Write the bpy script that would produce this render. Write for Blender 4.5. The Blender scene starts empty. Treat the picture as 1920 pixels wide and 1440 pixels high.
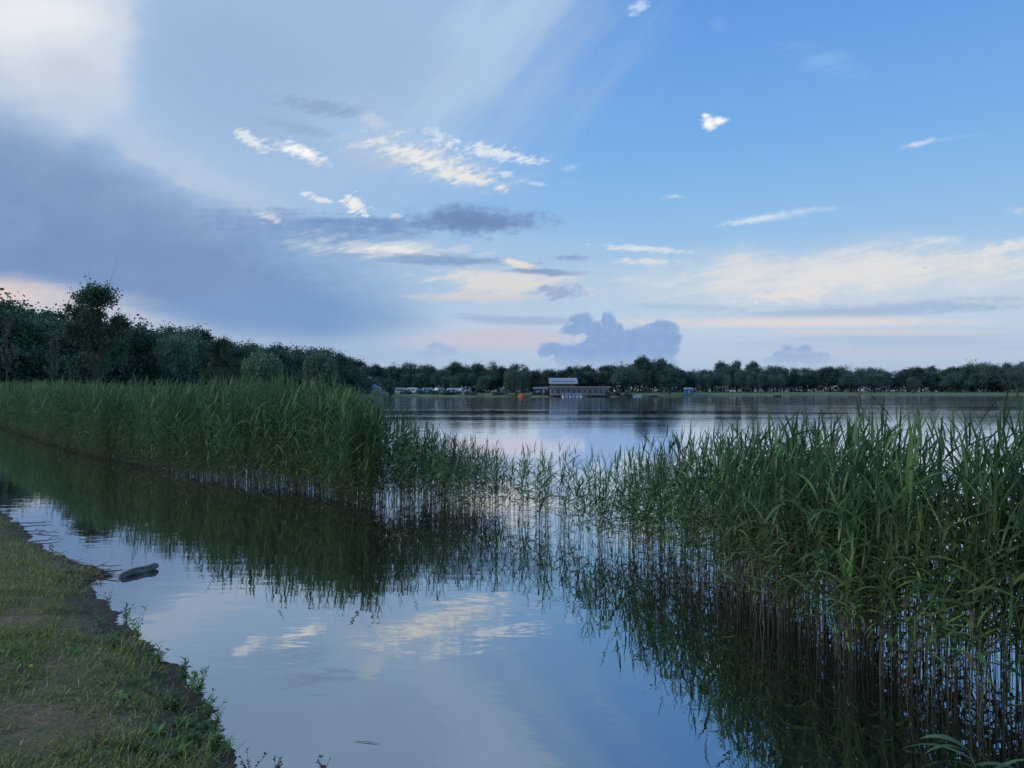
import bpy, math, random
import numpy as np
from mathutils import Vector
C = bpy.context.scene.collection
R = math.radians
rng = np.random.default_rng(7)
random.seed(7)
F_PX, HZ, EYE = 1387.0, 735.0, 1.9

# ------------------------------------------------------------------ helpers
def lin(c):
    return tuple(((v/255)/12.92 if v/255 <= .04045 else ((v/255+.055)/1.055)**2.4) for v in c)

def at(px, Y):            # bearing of a photo column at distance Y
    return (px-960)/F_PX*Y

def wat(px, py, z=0.0):   # point on a level z
    Y = (EYE-z)*F_PX/(py-HZ)
    return np.array([(px-960)/F_PX*Y, Y, z])

def tag(o, label=None, cat=None, group=None, kind=None):
    if label: o['label'] = label
    if cat: o['category'] = cat
    if group: o['group'] = group
    if kind: o['kind'] = kind
    return o

def empty(name, loc=(0,0,0), rz=0, sc=1.0):
    o = bpy.data.objects.new(name, None); C.objects.link(o)
    o.location = loc; o.rotation_euler = (0,0,rz)
    o.scale = (sc,sc,sc) if not hasattr(sc,'__len__') else sc
    o.empty_display_size = .2
    return o

def mesh_np(name, V, F, mat, parent=None, col=None, smooth=False):
    me = bpy.data.meshes.new(name)
    V = np.asarray(V, dtype=np.float32); F = np.asarray(F, dtype=np.int32)
    n = len(F); k = F.shape[1]
    me.vertices.add(len(V)); me.vertices.foreach_set('co', V.ravel())
    me.loops.add(n*k); me.loops.foreach_set('vertex_index', F.ravel())
    me.polygons.add(n)
    me.polygons.foreach_set('loop_start', np.arange(0, n*k, k, dtype=np.int32))
    if smooth: me.polygons.foreach_set('use_smooth', np.ones(n, dtype=bool))
    me.update(calc_edges=True); me.validate()
    if col is not None:
        a = me.color_attributes.new('Col', 'FLOAT_COLOR', 'POINT')
        c4 = np.ones((len(V),4), dtype=np.float32); c4[:,:3] = col
        a.data.foreach_set('color', c4.ravel())
    me.materials.append(mat)
    o = bpy.data.objects.new(name, me); C.objects.link(o)
    if parent: o.parent = parent
    return o

class Acc:
    """collects vertex / quad / colour arrays"""
    def __init__(s): s.V=[]; s.F=[]; s.C=[]; s.n=0
    def add(s, V, F, Cc):
        s.V.append(V); s.F.append(F+s.n); s.n += len(V)
        Cc = np.asarray(Cc, dtype=float)
        if Cc.ndim == 1: Cc = np.tile(Cc, (len(V),1))
        s.C.append(Cc)
    def build(s, name, mat, parent=None, smooth=False):
        return mesh_np(name, np.concatenate(s.V), np.concatenate(s.F), mat, parent, np.concatenate(s.C), smooth)

class MB:
    """small solid pieces as one mesh"""
    def __init__(s): s.v=[]; s.f=[]
    def box(s, c, d, taper=(1,1), rz=0):
        n=len(s.v); ca,sa=math.cos(rz),math.sin(rz)
        for z in (-.5,.5):
            tx,ty = (taper if z>0 else (1,1))
            for x,y in ((-.5,-.5),(.5,-.5),(.5,.5),(-.5,.5)):
                X=x*d[0]*tx; Y=y*d[1]*ty
                s.v.append((c[0]+X*ca-Y*sa, c[1]+X*sa+Y*ca, c[2]+z*d[2]))
        for q in ((0,3,2,1),(4,5,6,7),(0,1,5,4),(1,2,6,5),(2,3,7,6),(3,0,4,7)): s.f.append([n+i for i in q])
    def prism(s, prof, y0, y1):       # profile in XZ, extruded along Y
        n=len(s.v); k=len(prof)
        for y in (y0,y1):
            for x,z in prof: s.v.append((x,y,z))
        s.f.append([n+i for i in range(k)]); s.f.append([n+k+i for i in reversed(range(k))])
        for i in range(k):
            j=(i+1)%k; s.f.append([n+i,n+k+i,n+k+j,n+j])
    def prismx(s, prof, x0, x1):      # profile in YZ, extruded along X
        n=len(s.v); k=len(prof)
        for x in (x0,x1):
            for y,z in prof: s.v.append((x,y,z))
        s.f.append([n+i for i in reversed(range(k))]); s.f.append([n+k+i for i in range(k)])
        for i in range(k):
            j=(i+1)%k; s.f.append([n+j,n+k+j,n+k+i,n+i])
    def cyl(s, p, q, r0, r1=None, k=10):
        r1 = r0 if r1 is None else r1
        p=np.array(p,float); q=np.array(q,float); d=q-p; d/=np.linalg.norm(d)
        u=np.cross(d,(0,0,1) if abs(d[2])<.9 else (1,0,0)); u/=np.linalg.norm(u); w=np.cross(d,u)
        n=len(s.v)
        for c,r in ((p,r0),(q,r1)):
            for i in range(k):
                a=2*math.pi*i/k; s.v.append(tuple(c+r*(math.cos(a)*u+math.sin(a)*w)))
        s.f.append([n+i for i in range(k)]); s.f.append([n+k+i for i in reversed(range(k))])
        for i in range(k):
            j=(i+1)%k; s.f.append([n+i,n+j,n+k+j,n+k+i])
    def build(s, name, mat, parent=None, bevel=0):
        me=bpy.data.meshes.new(name); me.from_pydata(s.v,[],s.f); me.update()
        import bmesh
        bm=bmesh.new(); bm.from_mesh(me); bmesh.ops.recalc_face_normals(bm,faces=bm.faces)
        if bevel: bmesh.ops.bevel(bm, geom=list(bm.edges), offset=bevel, segments=2, affect='EDGES', profile=.6)
        bm.to_mesh(me); bm.free()
        me.materials.append(mat); o=bpy.data.objects.new(name,me); C.objects.link(o)
        if parent: o.parent=parent
        return o

def copy_tree(o, parent=None):
    c = o.copy(); C.objects.link(c)
    if parent: c.parent = parent
    for ch in list(o.children): copy_tree(ch, c)
    return c

def tube(P, Rd, k=6):
    P=np.asarray(P,float); Rd=np.asarray(Rd,float); n=len(P)
    T=np.gradient(P,axis=0); T/=np.linalg.norm(T,axis=1)[:,None]+1e-9
    ref=np.array([.31,.95,.05]) 
    U=np.cross(T,ref); U/=np.linalg.norm(U,axis=1)[:,None]+1e-9; W=np.cross(T,U)
    a=np.arange(k)*2*np.pi/k
    V=P[:,None,:]+Rd[:,None,None]*(np.cos(a)[None,:,None]*U[:,None,:]+np.sin(a)[None,:,None]*W[:,None,:])
    i=np.arange(n-1)[:,None]*k; j=np.arange(k)[None,:]; jn=(j+1)%k
    F=np.stack([i+j,i+jn,i+k+jn,i+k+j],-1).reshape(-1,4)
    return V.reshape(-1,3),F

def vnoise(x, y, sc, seed=0):
    r=np.random.default_rng(seed); s=0
    for o in range(4):
        for _ in range(4):
            a=r.uniform(0,6.283); f=sc*(2**o)*r.uniform(.7,1.3); ph=r.uniform(0,6.283)
            s = s + np.sin((x*math.cos(a)+y*math.sin(a))*f+ph)/(1.7**o)/4
    return s/1.3

# ------------------------------------------------------------------ materials
def newmat(name):
    m=bpy.data.materials.new(name); m.use_nodes=True; nt=m.node_tree
    return m, nt, nt.nodes['Principled BSDF'], nt.nodes['Material Output']

def plain(name, col, rough=.6, var=.15, scale=3.0, metal=0):
    m,nt,b,o=newmat(name)
    n=nt.nodes.new('ShaderNodeTexNoise'); n.inputs['Scale'].default_value=scale; n.inputs['Detail'].default_value=5
    tc=nt.nodes.new('ShaderNodeTexCoord'); nt.links.new(tc.outputs['Object'],n.inputs['Vector'])
    mx=nt.nodes.new('ShaderNodeMix'); mx.data_type='RGBA'
    mx.inputs[6].default_value=(*[c*(1-var) for c in col],1); mx.inputs[7].default_value=(*[min(1,c*(1+var)) for c in col],1)
    nt.links.new(n.outputs['Fac'],mx.inputs[0]); nt.links.new(mx.outputs[2],b.inputs['Base Color'])
    b.inputs['Roughness'].default_value=rough; b.inputs['Metallic'].default_value=metal
    return m

def foliage(name, trans=.3, haze=False, gain=1.0, rough=.7):
    m,nt,b,o=newmat(name); L=nt.links.new
    at_=nt.nodes.new('ShaderNodeAttribute'); at_.attribute_name='Col'
    oi=nt.nodes.new('ShaderNodeObjectInfo')
    mr=nt.nodes.new('ShaderNodeMapRange'); mr.inputs[3].default_value=.75*gain; mr.inputs[4].default_value=1.25*gain
    L(oi.outputs['Random'],mr.inputs[0])
    vm=nt.nodes.new('ShaderNodeVectorMath'); vm.operation='SCALE'
    L(at_.outputs['Color'],vm.inputs[0]); L(mr.outputs[0],vm.inputs['Scale'])
    src=vm.outputs[0]
    if haze:  # aerial haze painted into the base colour, bluer with distance
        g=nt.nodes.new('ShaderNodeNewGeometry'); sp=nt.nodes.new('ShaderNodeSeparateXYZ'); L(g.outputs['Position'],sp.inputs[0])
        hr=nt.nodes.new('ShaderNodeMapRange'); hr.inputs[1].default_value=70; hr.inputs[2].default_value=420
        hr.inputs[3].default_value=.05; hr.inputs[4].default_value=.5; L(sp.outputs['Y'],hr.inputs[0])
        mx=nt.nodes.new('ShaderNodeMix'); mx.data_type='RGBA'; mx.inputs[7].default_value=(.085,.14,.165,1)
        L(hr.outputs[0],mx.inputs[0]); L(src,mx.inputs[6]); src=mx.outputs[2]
    L(src,b.inputs['Base Color']); b.inputs['Roughness'].default_value=rough
    b.inputs['Specular IOR Level'].default_value=.25
    if trans>0:
        t=nt.nodes.new('ShaderNodeBsdfTranslucent'); L(src,t.inputs['Color'])
        ms=nt.nodes.new('ShaderNodeMixShader'); ms.inputs[0].default_value=trans
        L(b.outputs[0],ms.inputs[1]); L(t.outputs[0],ms.inputs[2]); L(ms.outputs[0],o.inputs['Surface'])
    return m

M={}
M['reed']=foliage('reed_leaf',.3,rough=.5)
M['stem']=foliage('reed_stem',0,rough=.7)
M['plume']=foliage('reed_plume',.2,rough=.9)
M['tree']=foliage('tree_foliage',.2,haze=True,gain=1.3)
M['bark']=plain('bark',(.06,.05,.042),.9,.35,6)
M['grass']=foliage('grass_blades',.3,rough=.8)
M['weed']=foliage('weed_leaf',.3)
M['white']=plain('white_paint',(.50,.52,.54),.5,.06)
M['offwhite']=plain('offwhite_canvas',(.34,.35,.35),.8,.1)
M['glass']=plain('dark_glass',(.03,.04,.05),.1,.2)
M['roof']=plain('grey_metal_roof',(.30,.34,.41),.45,.12,1.0)
M['wroof']=plain('pinkish_flat_roof',(.33,.29,.28),.7,.12,1.0)
M['brick']=plain('brown_wall',(.19,.085,.06),.85,.25,2.0)
M['wwall']=plain('pale_rendered_wall',(.32,.30,.29),.85,.15,1.0)
M['darkwood']=plain('dark_wood',(.06,.05,.045),.8,.25,3.0)
M['orange']=plain('orange_vinyl',(.50,.11,.03),.45,.1)
M['blue']=plain('blue_paint',(.05,.14,.32),.5,.1)
M['teal']=plain('teal_canvas',(.05,.15,.2),.7,.1)
M['silver']=plain('silver_paint',(.2,.22,.24),.35,.1)
M['tyre']=plain('tyre_rubber',(.02,.02,.02),.9,.1)
M['dry']=plain('dry_twig',(.13,.10,.075),.9,.3,20)
M['petal']=plain('yellow_petal',(.85,.65,.02),.6,.1,40)
M['bird']=plain('dark_feathers',(.02,.02,.025),.8,.2)

m,nt,b,o=newmat('driftwood'); L=nt.links.new
tc=nt.nodes.new('ShaderNodeTexCoord'); mp=nt.nodes.new('ShaderNodeMapping'); mp.inputs['Scale'].default_value=(3,25,25)
n=nt.nodes.new('ShaderNodeTexNoise'); n.inputs['Scale'].default_value=2; n.inputs['Detail'].default_value=8
cr=nt.nodes.new('ShaderNodeValToRGB'); cr.color_ramp.elements[0].color=(.025,.022,.02,1); cr.color_ramp.elements[1].color=(.24,.21,.17,1)
cr.color_ramp.elements[0].position=.36; cr.color_ramp.elements[1].position=.64
bp=nt.nodes.new('ShaderNodeBump'); bp.inputs['Distance'].default_value=.01
L(tc.outputs['Object'],mp.inputs[0]); L(mp.outputs[0],n.inputs['Vector']); L(n.outputs['Fac'],cr.inputs[0]); L(cr.outputs[0],b.inputs['Base Color'])
L(n.outputs['Fac'],bp.inputs['Height']); L(bp.outputs[0],b.inputs['Normal']); b.inputs['Roughness'].default_value=.8
M['drift']=m

m,nt,b,o=newmat('bank_soil'); L=nt.links.new
g=nt.nodes.new('ShaderNodeNewGeometry')
n1=nt.nodes.new('ShaderNodeTexNoise'); n1.inputs['Scale'].default_value=1.6; n1.inputs['Detail'].default_value=8; n1.inputs['Roughness'].default_value=.65
n2=nt.nodes.new('ShaderNodeTexNoise'); n2.inputs['Scale'].default_value=40; n2.inputs['Detail'].default_value=6; n2.inputs['Roughness'].default_value=.7
L(g.outputs['Position'],n1.inputs['Vector']); L(g.outputs['Position'],n2.inputs['Vector'])
r1=nt.nodes.new('ShaderNodeValToRGB'); e=r1.color_ramp.elements
e[0].position=.42; e[0].color=(.13,.15,.045,1); e[1].position=.62; e[1].color=(.27,.19,.115,1)
r2=nt.nodes.new('ShaderNodeValToRGB'); e=r2.color_ramp.elements; e[0].position=.3; e[0].color=(.45,.45,.45,1); e[1].position=.7; e[1].color=(1.35,1.3,1.2,1)
mx=nt.nodes.new('ShaderNodeMix'); mx.data_type='RGBA'; mx.blend_type='MULTIPLY'; mx.inputs[0].default_value=1
L(n1.outputs['Fac'],r1.inputs[0]); L(n2.outputs['Fac'],r2.inputs[0]); L(r1.outputs[0],mx.inputs[6]); L(r2.outputs[0],mx.inputs[7])
sp=nt.nodes.new('ShaderNodeSeparateXYZ'); L(g.outputs['Position'],sp.inputs[0])
wet=nt.nodes.new('ShaderNodeMapRange'); wet.inputs[1].default_value=.01; wet.inputs[2].default_value=.08; L(sp.outputs['Z'],wet.inputs[0])
mw=nt.nodes.new('ShaderNodeMix'); mw.data_type='RGBA'; mw.inputs[6].default_value=(.068,.050,.032,1)
L(wet.outputs[0],mw.inputs[0]); L(mx.outputs[2],mw.inputs[7]); L(mw.outputs[2],b.inputs['Base Color'])
bp=nt.nodes.new('ShaderNodeBump'); bp.inputs['Distance'].default_value=.03; L(n2.outputs['Fac'],bp.inputs['Height']); L(bp.outputs[0],b.inputs['Normal'])
b.inputs['Roughness'].default_value=.85
M['soil']=m

m,nt,b,o=newmat('meadow'); L=nt.links.new
g=nt.nodes.new('ShaderNodeNewGeometry'); n1=nt.nodes.new('ShaderNodeTexNoise'); n1.inputs['Scale'].default_value=.05; n1.inputs['Detail'].default_value=8
L(g.outputs['Position'],n1.inputs['Vector'])
r1=nt.nodes.new('ShaderNodeValToRGB'); e=r1.color_ramp.elements; e[0].position=.35; e[0].color=(.09,.14,.05,1); e[1].position=.65; e[1].color=(.16,.20,.085,1)
L(n1.outputs['Fac'],r1.inputs[0])
sp=nt.nodes.new('ShaderNodeSeparateXYZ'); L(g.outputs['Position'],sp.inputs[0])
wet=nt.nodes.new('ShaderNodeMapRange'); wet.inputs[1].default_value=-.2; wet.inputs[2].default_value=.25; L(sp.outputs['Z'],wet.inputs[0])
mw=nt.nodes.new('ShaderNodeMix'); mw.data_type='RGBA'; mw.inputs[6].default_value=(.10,.09,.06,1)
L(wet.outputs[0],mw.inputs[0]); L(r1.outputs[0],mw.inputs[7]); L(mw.outputs[2],b.inputs['Base Color']); b.inputs['Roughness'].default_value=.95
M['meadow']=m

# water
m,nt,b,o=newmat('lake_water'); L=nt.links.new
nt.nodes.remove(b)
g=nt.nodes.new('ShaderNodeNewGeometry'); sp=nt.nodes.new('ShaderNodeSeparateXYZ'); L(g.outputs['Position'],sp.inputs[0])
def noise(scale, vec, det=3, rough=.5, sc=(1,1,1)):
    mp=nt.nodes.new('ShaderNodeMapping'); mp.inputs['Scale'].default_value=sc; L(vec,mp.inputs[0])
    n=nt.nodes.new('ShaderNodeTexNoise'); n.inputs['Scale'].default_value=scale; n.inputs['Detail'].default_value=det; n.inputs['Roughness'].default_value=rough
    L(mp.outputs[0],n.inputs['Vector']); return n.outputs['Fac']
def mth(op,a,bv):
    n=nt.nodes.new('ShaderNodeMath'); n.operation=op
    for i,v in enumerate((a,bv)):
        if isinstance(v,(int,float)): n.inputs[i].default_value=v
        else: L(v,n.inputs[i])
    return n.outputs[0]
pos=g.outputs['Position']
near=noise(2.2,pos,2,.45,(.8,1.6,1)); fine=noise(9,pos,2,.5,(.7,1.6,1)); far=noise(1.0,pos,3,.55,(.35,1.6,1)); patch=noise(.05,pos,4,.6,(.25,1.6,1))
my=nt.nodes.new('ShaderNodeMapRange'); my.inputs[1].default_value=14; my.inputs[2].default_value=60; L(sp.outputs['Y'],my.inputs[0])
pm=nt.nodes.new('ShaderNodeMapRange'); pm.inputs[1].default_value=.42; pm.inputs[2].default_value=.58; pm.inputs[3].default_value=.2; L(patch,pm.inputs[0])
h=mth('ADD', mth('MULTIPLY',near,.0020), mth('MULTIPLY',fine,.0003))
h=mth('ADD', h, mth('MULTIPLY', mth('MULTIPLY',far,.017), mth('MULTIPLY',my.outputs[0],pm.outputs[0])))
bp=nt.nodes.new('ShaderNodeBump'); bp.inputs['Distance'].default_value=1.0; bp.inputs['Strength'].default_value=1.0; L(h,bp.inputs['Height'])
gl=nt.nodes.new('ShaderNodeBsdfGlossy'); gl.inputs['Color'].default_value=(.95,.98,.99,1)
rr=nt.nodes.new('ShaderNodeMapRange'); rr.inputs[1].default_value=15; rr.inputs[2].default_value=120; rr.inputs[3].default_value=.01; rr.inputs[4].default_value=.06; L(sp.outputs['Y'],rr.inputs[0])
L(rr.outputs[0],gl.inputs['Roughness']); L(bp.outputs[0],gl.inputs['Normal'])
df=nt.nodes.new('ShaderNodeBsdfDiffuse')
mb=nt.nodes.new('ShaderNodeMix'); mb.data_type='RGBA'; mb.inputs[6].default_value=(.058,.043,.024,1); mb.inputs[7].default_value=(.009,.012,.011,1)
mz=nt.nodes.new('ShaderNodeMapRange'); mz.inputs[1].default_value=-5; mz.inputs[2].default_value=2
wob=noise(.5,pos,4,.6); L(mth('ADD',sp.outputs['X'],mth('MULTIPLY',wob,3.0)),mz.inputs[0]); L(mz.outputs[0],mb.inputs[0])
L(mb.outputs[2],df.inputs['Color'])
fr=nt.nodes.new('ShaderNodeFresnel'); fr.inputs['IOR'].default_value=1.33; L(bp.outputs[0],fr.inputs['Normal'])
fm=nt.nodes.new('ShaderNodeMapRange'); fm.inputs[1].default_value=.02; fm.inputs[2].default_value=.6; fm.inputs[3].default_value=.44; fm.inputs[4].default_value=.99; L(fr.outputs[0],fm.inputs[0])
ms=nt.nodes.new('ShaderNodeMixShader'); L(fm.outputs[0],ms.inputs[0]); L(df.outputs[0],ms.inputs[1]); L(gl.outputs[0],ms.inputs[2]); L(ms.outputs[0],o.inputs['Surface'])
M['water']=m

# ------------------------------------------------------------------ sky: gradient world + cloud dome
STOPS=[(-5,(140,160,195)),(0,(168,189,215)),(2.5,(180,199,221)),(5,(188,207,227)),(8,(172,202,229)),(12,(148,191,231)),(18,(122,175,231)),(25,(103,159,226)),(30,(95,150,220)),(45,(95,142,210)),(90,(100,138,200))]
w=bpy.data.worlds.new('World'); bpy.context.scene.world=w; w.use_nodes=True
nt=w.node_tree; nt.nodes.clear(); L=nt.links.new
tc=nt.nodes.new('ShaderNodeTexCoord'); sp=nt.nodes.new('ShaderNodeSeparateXYZ'); L(tc.outputs['Generated'],sp.inputs[0])
a1=nt.nodes.new('ShaderNodeMath'); a1.operation='ARCSINE'; L(sp.outputs['Z'],a1.inputs[0])
a2=nt.nodes.new('ShaderNodeMapRange'); a2.inputs[1].default_value=R(-5); a2.inputs[2].default_value=R(90); L(a1.outputs[0],a2.inputs[0])
ramp=nt.nodes.new('ShaderNodeValToRGB'); L(a2.outputs[0],ramp.inputs[0])
els=ramp.color_ramp.elements
for i,(d_,c) in enumerate(STOPS):
    e=els[i] if i<2 else els.new((d_+5)/95)
    e.position=(d_+5)/95; e.color=(*lin(c),1)
els[0].position=0
bg=nt.nodes.new('ShaderNodeBackground'); bg.inputs[1].default_value=1.0; L(ramp.outputs[0],bg.inputs[0])
sky=nt.nodes.new('ShaderNodeTexSky'); sky.sky_type='NISHITA'; sky.sun_disc=False; sky.sun_elevation=R(28); sky.sun_rotation=R(-105)
bg2=nt.nodes.new('ShaderNodeBackground'); bg2.inputs[1].default_value=.005; L(sky.outputs[0],bg2.inputs[0])
ad=nt.nodes.new('ShaderNodeAddShader'); L(bg.outputs[0],ad.inputs[0]); L(bg2.outputs[0],ad.inputs[1])
wo=nt.nodes.new('ShaderNodeOutputWorld'); L(ad.outputs[0],wo.inputs['Surface'])

PERM=np.random.default_rng(1234).permutation(512).astype(np.int64); PERM=np.concatenate([PERM,PERM]); GA=np.random.default_rng(99).uniform(0,6.283,512); GXn,GYn=np.cos(GA),np.sin(GA)
def perlin(x,y,seed):
    xi=np.floor(x).astype(np.int64); yi=np.floor(y).astype(np.int64); xf=x-xi; yf=y-yi
    u=xf*xf*xf*(xf*(xf*6-15)+10); v=yf*yf*yf*(yf*(yf*6-15)+10)
    def g(ix,iy,fx,fy):
        h=PERM[(PERM[(ix+seed*37)%512]+iy)%512]; return GXn[h]*fx+GYn[h]*fy
    a=g(xi,yi,xf,yf); b=g(xi+1,yi,xf-1,yf); c=g(xi,yi+1,xf,yf-1); d=g(xi+1,yi+1,xf-1,yf-1)
    return (a*(1-u)+b*u)*(1-v)+(c*(1-u)+d*u)*v
def fb(x,y,seed,octv=6,gain=.55,bil=False):
    s=0;a=1;t=0
    for o in range(octv):
        p_=perlin(x*2**o+o*17.3,y*2**o-o*9.1,seed+o)
        if bil: p_=.45-np.abs(p_)*1.9
        s=s+a*p_; t+=a; a*=gain
    return s/t*2.2
saz=np.concatenate([np.arange(-85,-38,1.0),np.arange(-38,38,.07),np.arange(38,85.1,1.0)])
sel=np.concatenate([[-1.5,-.6],np.arange(0,30.5,.065),np.arange(31,61,1.5)])
AZ,EL=np.meshgrid(saz,sel,indexing='ij'); shp=AZ.shape
az_=np.radians(AZ.ravel()); el_=np.radians(EL.ravel())
PX=960+F_PX*np.tan(az_); PY=HZ-np.tan(el_)*F_PX/np.cos(az_)
ss=lambda a,b,x: (lambda t: t*t*(3-2*t))(np.clip((x-a)/(b-a),0,1))
stl=np.array([lin(c) for _,c in STOPS]); sd=np.array([s[0] for s in STOPS])
COL=np.stack([np.interp(EL.ravel(),sd,stl[:,k]) for k in range(3)],-1)
BASE=COL.copy()
def put(mask,col,op=1.0):
    global COL
    mk=np.clip(mask,0,1)[:,None]*op
    c=np.asarray(col,float)
    if c.ndim==1: c=np.array(lin(tuple(c)))[None]
    COL=COL*(1-mk)+c*mk
def E(cx,cy,rx,ry,rot=0,x=None,y=None):
    x=PX if x is None else x; y=PY if y is None else y
    c,s=math.cos(R(rot)),-math.sin(R(rot)); dx=x-cx; dy=y-cy
    return 1-np.hypot((dx*c+dy*s)/rx,(-dx*s+dy*c)/ry)
PX=np.clip(PX,-9000,11000); PY=np.clip(PY,-9000,9000)
n_big=fb(PX/420,PY/300,1,5); n_big2=fb(PX/300+5,PY/190,7,5); n_mid=fb(PX/120,PY/70,2,6); n_bil=fb(PX/46,PY/40,3,6,.6); n_fin=fb(PX/22,PY/12,4,5,.6)
n_wsp=fb((PX*.97-PY*.2)/130,(PY*.97+PX*.2)/16,5,6,.6); n_wsh=fb(PX/170,PY/11,6,6,.6)
n_dia=fb((PX+PY*.9)/60,(PX*.75-PY)/520,8,5,.55)
n_dn=fb((PX-PY*2.6)/900,(PX*.35+PY)/26,9,6,.58)
n_f3=fb((PX*.96-PY*.28)/20,(PY*.96+PX*.28)/7.5,11,5,.62); n_f4=fb(PX/34,PY/17,12,5,.6); SM=.75*n_f3+.55*n_f4
n_puf=fb(PX/30,PY/27,14,5,.55,True)
WX=PX+30*n_big2+14*n_mid; WY=PY+22*n_big+8*n_mid
# high veil
put(ss(-.30,.30,E(330,60,800,470,12,WX,WY)+.10*n_dia),(168,194,225),.85)
put(ss(-.5,.6,E(900,90,230,70,45,WX,WY)+.45*n_dia),(186,209,235),.5)
put(ss(-.3,.7,E(600,70,300,130,-10,WX,WY)+.20*n_dia),(160,184,218),.7)
put(ss(-.3,.7,E(430,130,260,130,-25,WX,WY)+.1*n_big),(150,177,213),.6)
put(ss(-.2,.9,E(760,260,280,70,-18,WX,WY)+.35*n_wsp),(168,198,231),.5)
mright=1-ss(190,295,PX+36*n_big2+14*n_f4)
put(ss(-.3,.6,E(70,40,280,200,-8,WX,WY)+.16*n_mid)*np.clip(mright+.10,0,1),(212,221,232),.9)
put(ss(-.2,.8,E(40,20,150,100,0,WX,WY)+.25*n_mid)*mright,(238,241,245),.75)
put(ss(.0,.9,E(120,120,160,60,-20,WX,WY)+.4*n_mid)*mright,(190,202,220),.5)
# the great dark cloud
ye=np.interp(PX,[-3000,-600,0,130,300,430,520,700,900],[-500,20,190,245,325,392,420,455,520])+22*n_mid+16*n_big+9*n_f4
rim=np.exp(-((PY-ye+34)/36.0)**2)*(1-ss(420,600,PX))
put(rim,(190,203,223),.55)
lightrim=np.exp(-((PY-ye+10)/14.0)**2)*(1-ss(440,560,PX))*np.clip(.35+.9*n_mid,0,1)
put(lightrim,(212,218,227),.45)
dk=ss(-45,120,PY-ye)*(1-ss(640,925,PX+60*n_big2+.25*(PY-500)))
yb=np.interp(PX,[-3000,0,150,300,420,600,800],[500,545,560,600,630,648,630])+10*n_big+6*n_mid
dk_=dk*(1-ss(-50,40,PY-yb))
tone=np.clip(.5+.6*n_big+.35*n_mid,0,1)
dcol=np.array(lin((130,156,196)))[None]*tone[:,None]+np.array(lin((112,143,188)))[None]*(1-tone[:,None])
bl=ss(350,800,PX)[:,None]; dcol=dcol*(1-bl)+np.array(lin((112,152,201)))[None]*bl
put(dk_,dcol,.95)
put(ss(-.1,.8,E(120,330,420,70,-24,WX,WY)+.2*n_mid),(140,163,199),.4)
put(ss(-.2,.8,E(480,590,330,50,-3,WX,WY)),(122,157,203),.6)
put(ss(-.2,.9,E(500,668,500,36,0)),(154,180,214),.7)
# peach glow at the left horizon
put(ss(-.3,.8,E(-60,545,330,40,-5,WX,WY)+.25*n_wsh),(226,208,202),.9)
put(ss(-.2,.9,E(230,590,200,26,-12,WX,WY)+.2*n_wsh),(184,192,211),.7)
# middle: pale gaps and dark bars
put(ss(-.3,.9,E(930,520,340,110,-4)+.25*n_wsh),(178,199,223),.5)
put(ss(-.1,.7,E(945,528,160,34,-3)+.55*n_wsp+.3*n_f4),(224,219,217),.85)
put(ss(-.1,.8,E(900,556,130,14)+.4*n_wsh+.3*n_f4),(212,208,212),.8)
put(ss(0,.8,E(600,430,290,46,-5)+.35*n_wsh+.35*n_f4),(110,142,190),.6)
put(ss(0,.8,E(745,465,210,30,-3)+.6*n_wsp+.4*n_f4),(208,216,227),.8)
put(ss(-.05,.7,E(760,470,150,14,-3)+.9*n_wsp-.3+.4*n_f3),(238,236,234),.8)
f=E(885,413,172,34,-2)+.28*n_mid+.32*n_f4+.22*n_f3; put(ss(-.05,.8,f),(112,139,183),.85); put(ss(.3,1.4,f),(102,127,171),.5)
put(ss(0,.8,E(720,420,210,20,-1)+.4*n_wsh+.35*n_f4),(112,142,188),.6)
put(ss(0,.8,E(830,486,230,16,-3)+.45*n_wsh+.3*n_f4),(118,149,195),.7); put(ss(0,.7,E(990,508,120,9,-2)+.5*n_wsh+.3*n_f4),(120,148,192),.75); put(ss(0,.7,E(1070,482,46,9)+.4*n_wsh+.4*n_f3),(132,159,200),.75)
put(ss(0,.8,E(970,492,44,10,-10)+.6*SM),(236,228,216),.85)
put(ss(0,.6,E(1050,547,56,17,2)+.7*SM),(146,168,204),.8)
put(ss(0,.6,E(990,600,170,11,-2)+.4*n_wsh),(150,171,206),.6)
# bright streaks
put(ss(0,.8,E(600,198,130,20,-8)+.45*n_wsp+.4*SM),(142,166,201),.8); put(ss(0,.8,E(560,238,110,14,-12)+.5*n_wsp+.3*SM),(146,170,204),.6); put(ss(0,.8,E(700,224,44,20,-25)+.6*SM),(200,211,227),.6)
f=E(800,298,190,40,-17)+.50*n_dn+.45*SM; put(ss(-.1,.8,f),(188,204,224),.85); put(ss(.25,1.1,f+.25*n_f3),(236,235,233),.95)
put(ss(0,.9,E(880,332,95,15,-14)+.5*n_dn+.5*SM),(234,231,229),.9); put(ss(0,.9,E(700,300,90,26,-8)+.4*n_dn+.3*SM),(182,196,218),.6)
f=E(562,282,72,19,-20)+.62*SM; put(ss(0,.6,f),(210,220,233),.85); put(ss(.3,1.0,f),(248,248,248),1)
f=E(466,260,46,15,-32)+.75*SM; put(ss(.05,.8,f),(226,232,240),.9)
f=E(925,284,125,20,-10)+.85*SM; put(ss(.15,.9,f),(224,232,242),.9); f=E(830,254,66,16,-25)+.9*SM; put(ss(.15,.95,f),(216,227,241),.8); put(ss(.15,.9,E(945,323,40,9)+.8*SM),(213,225,240),.8); put(ss(.15,.9,E(1010,343,34,7,-5)+.8*SM),(200,218,240),.65)
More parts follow.
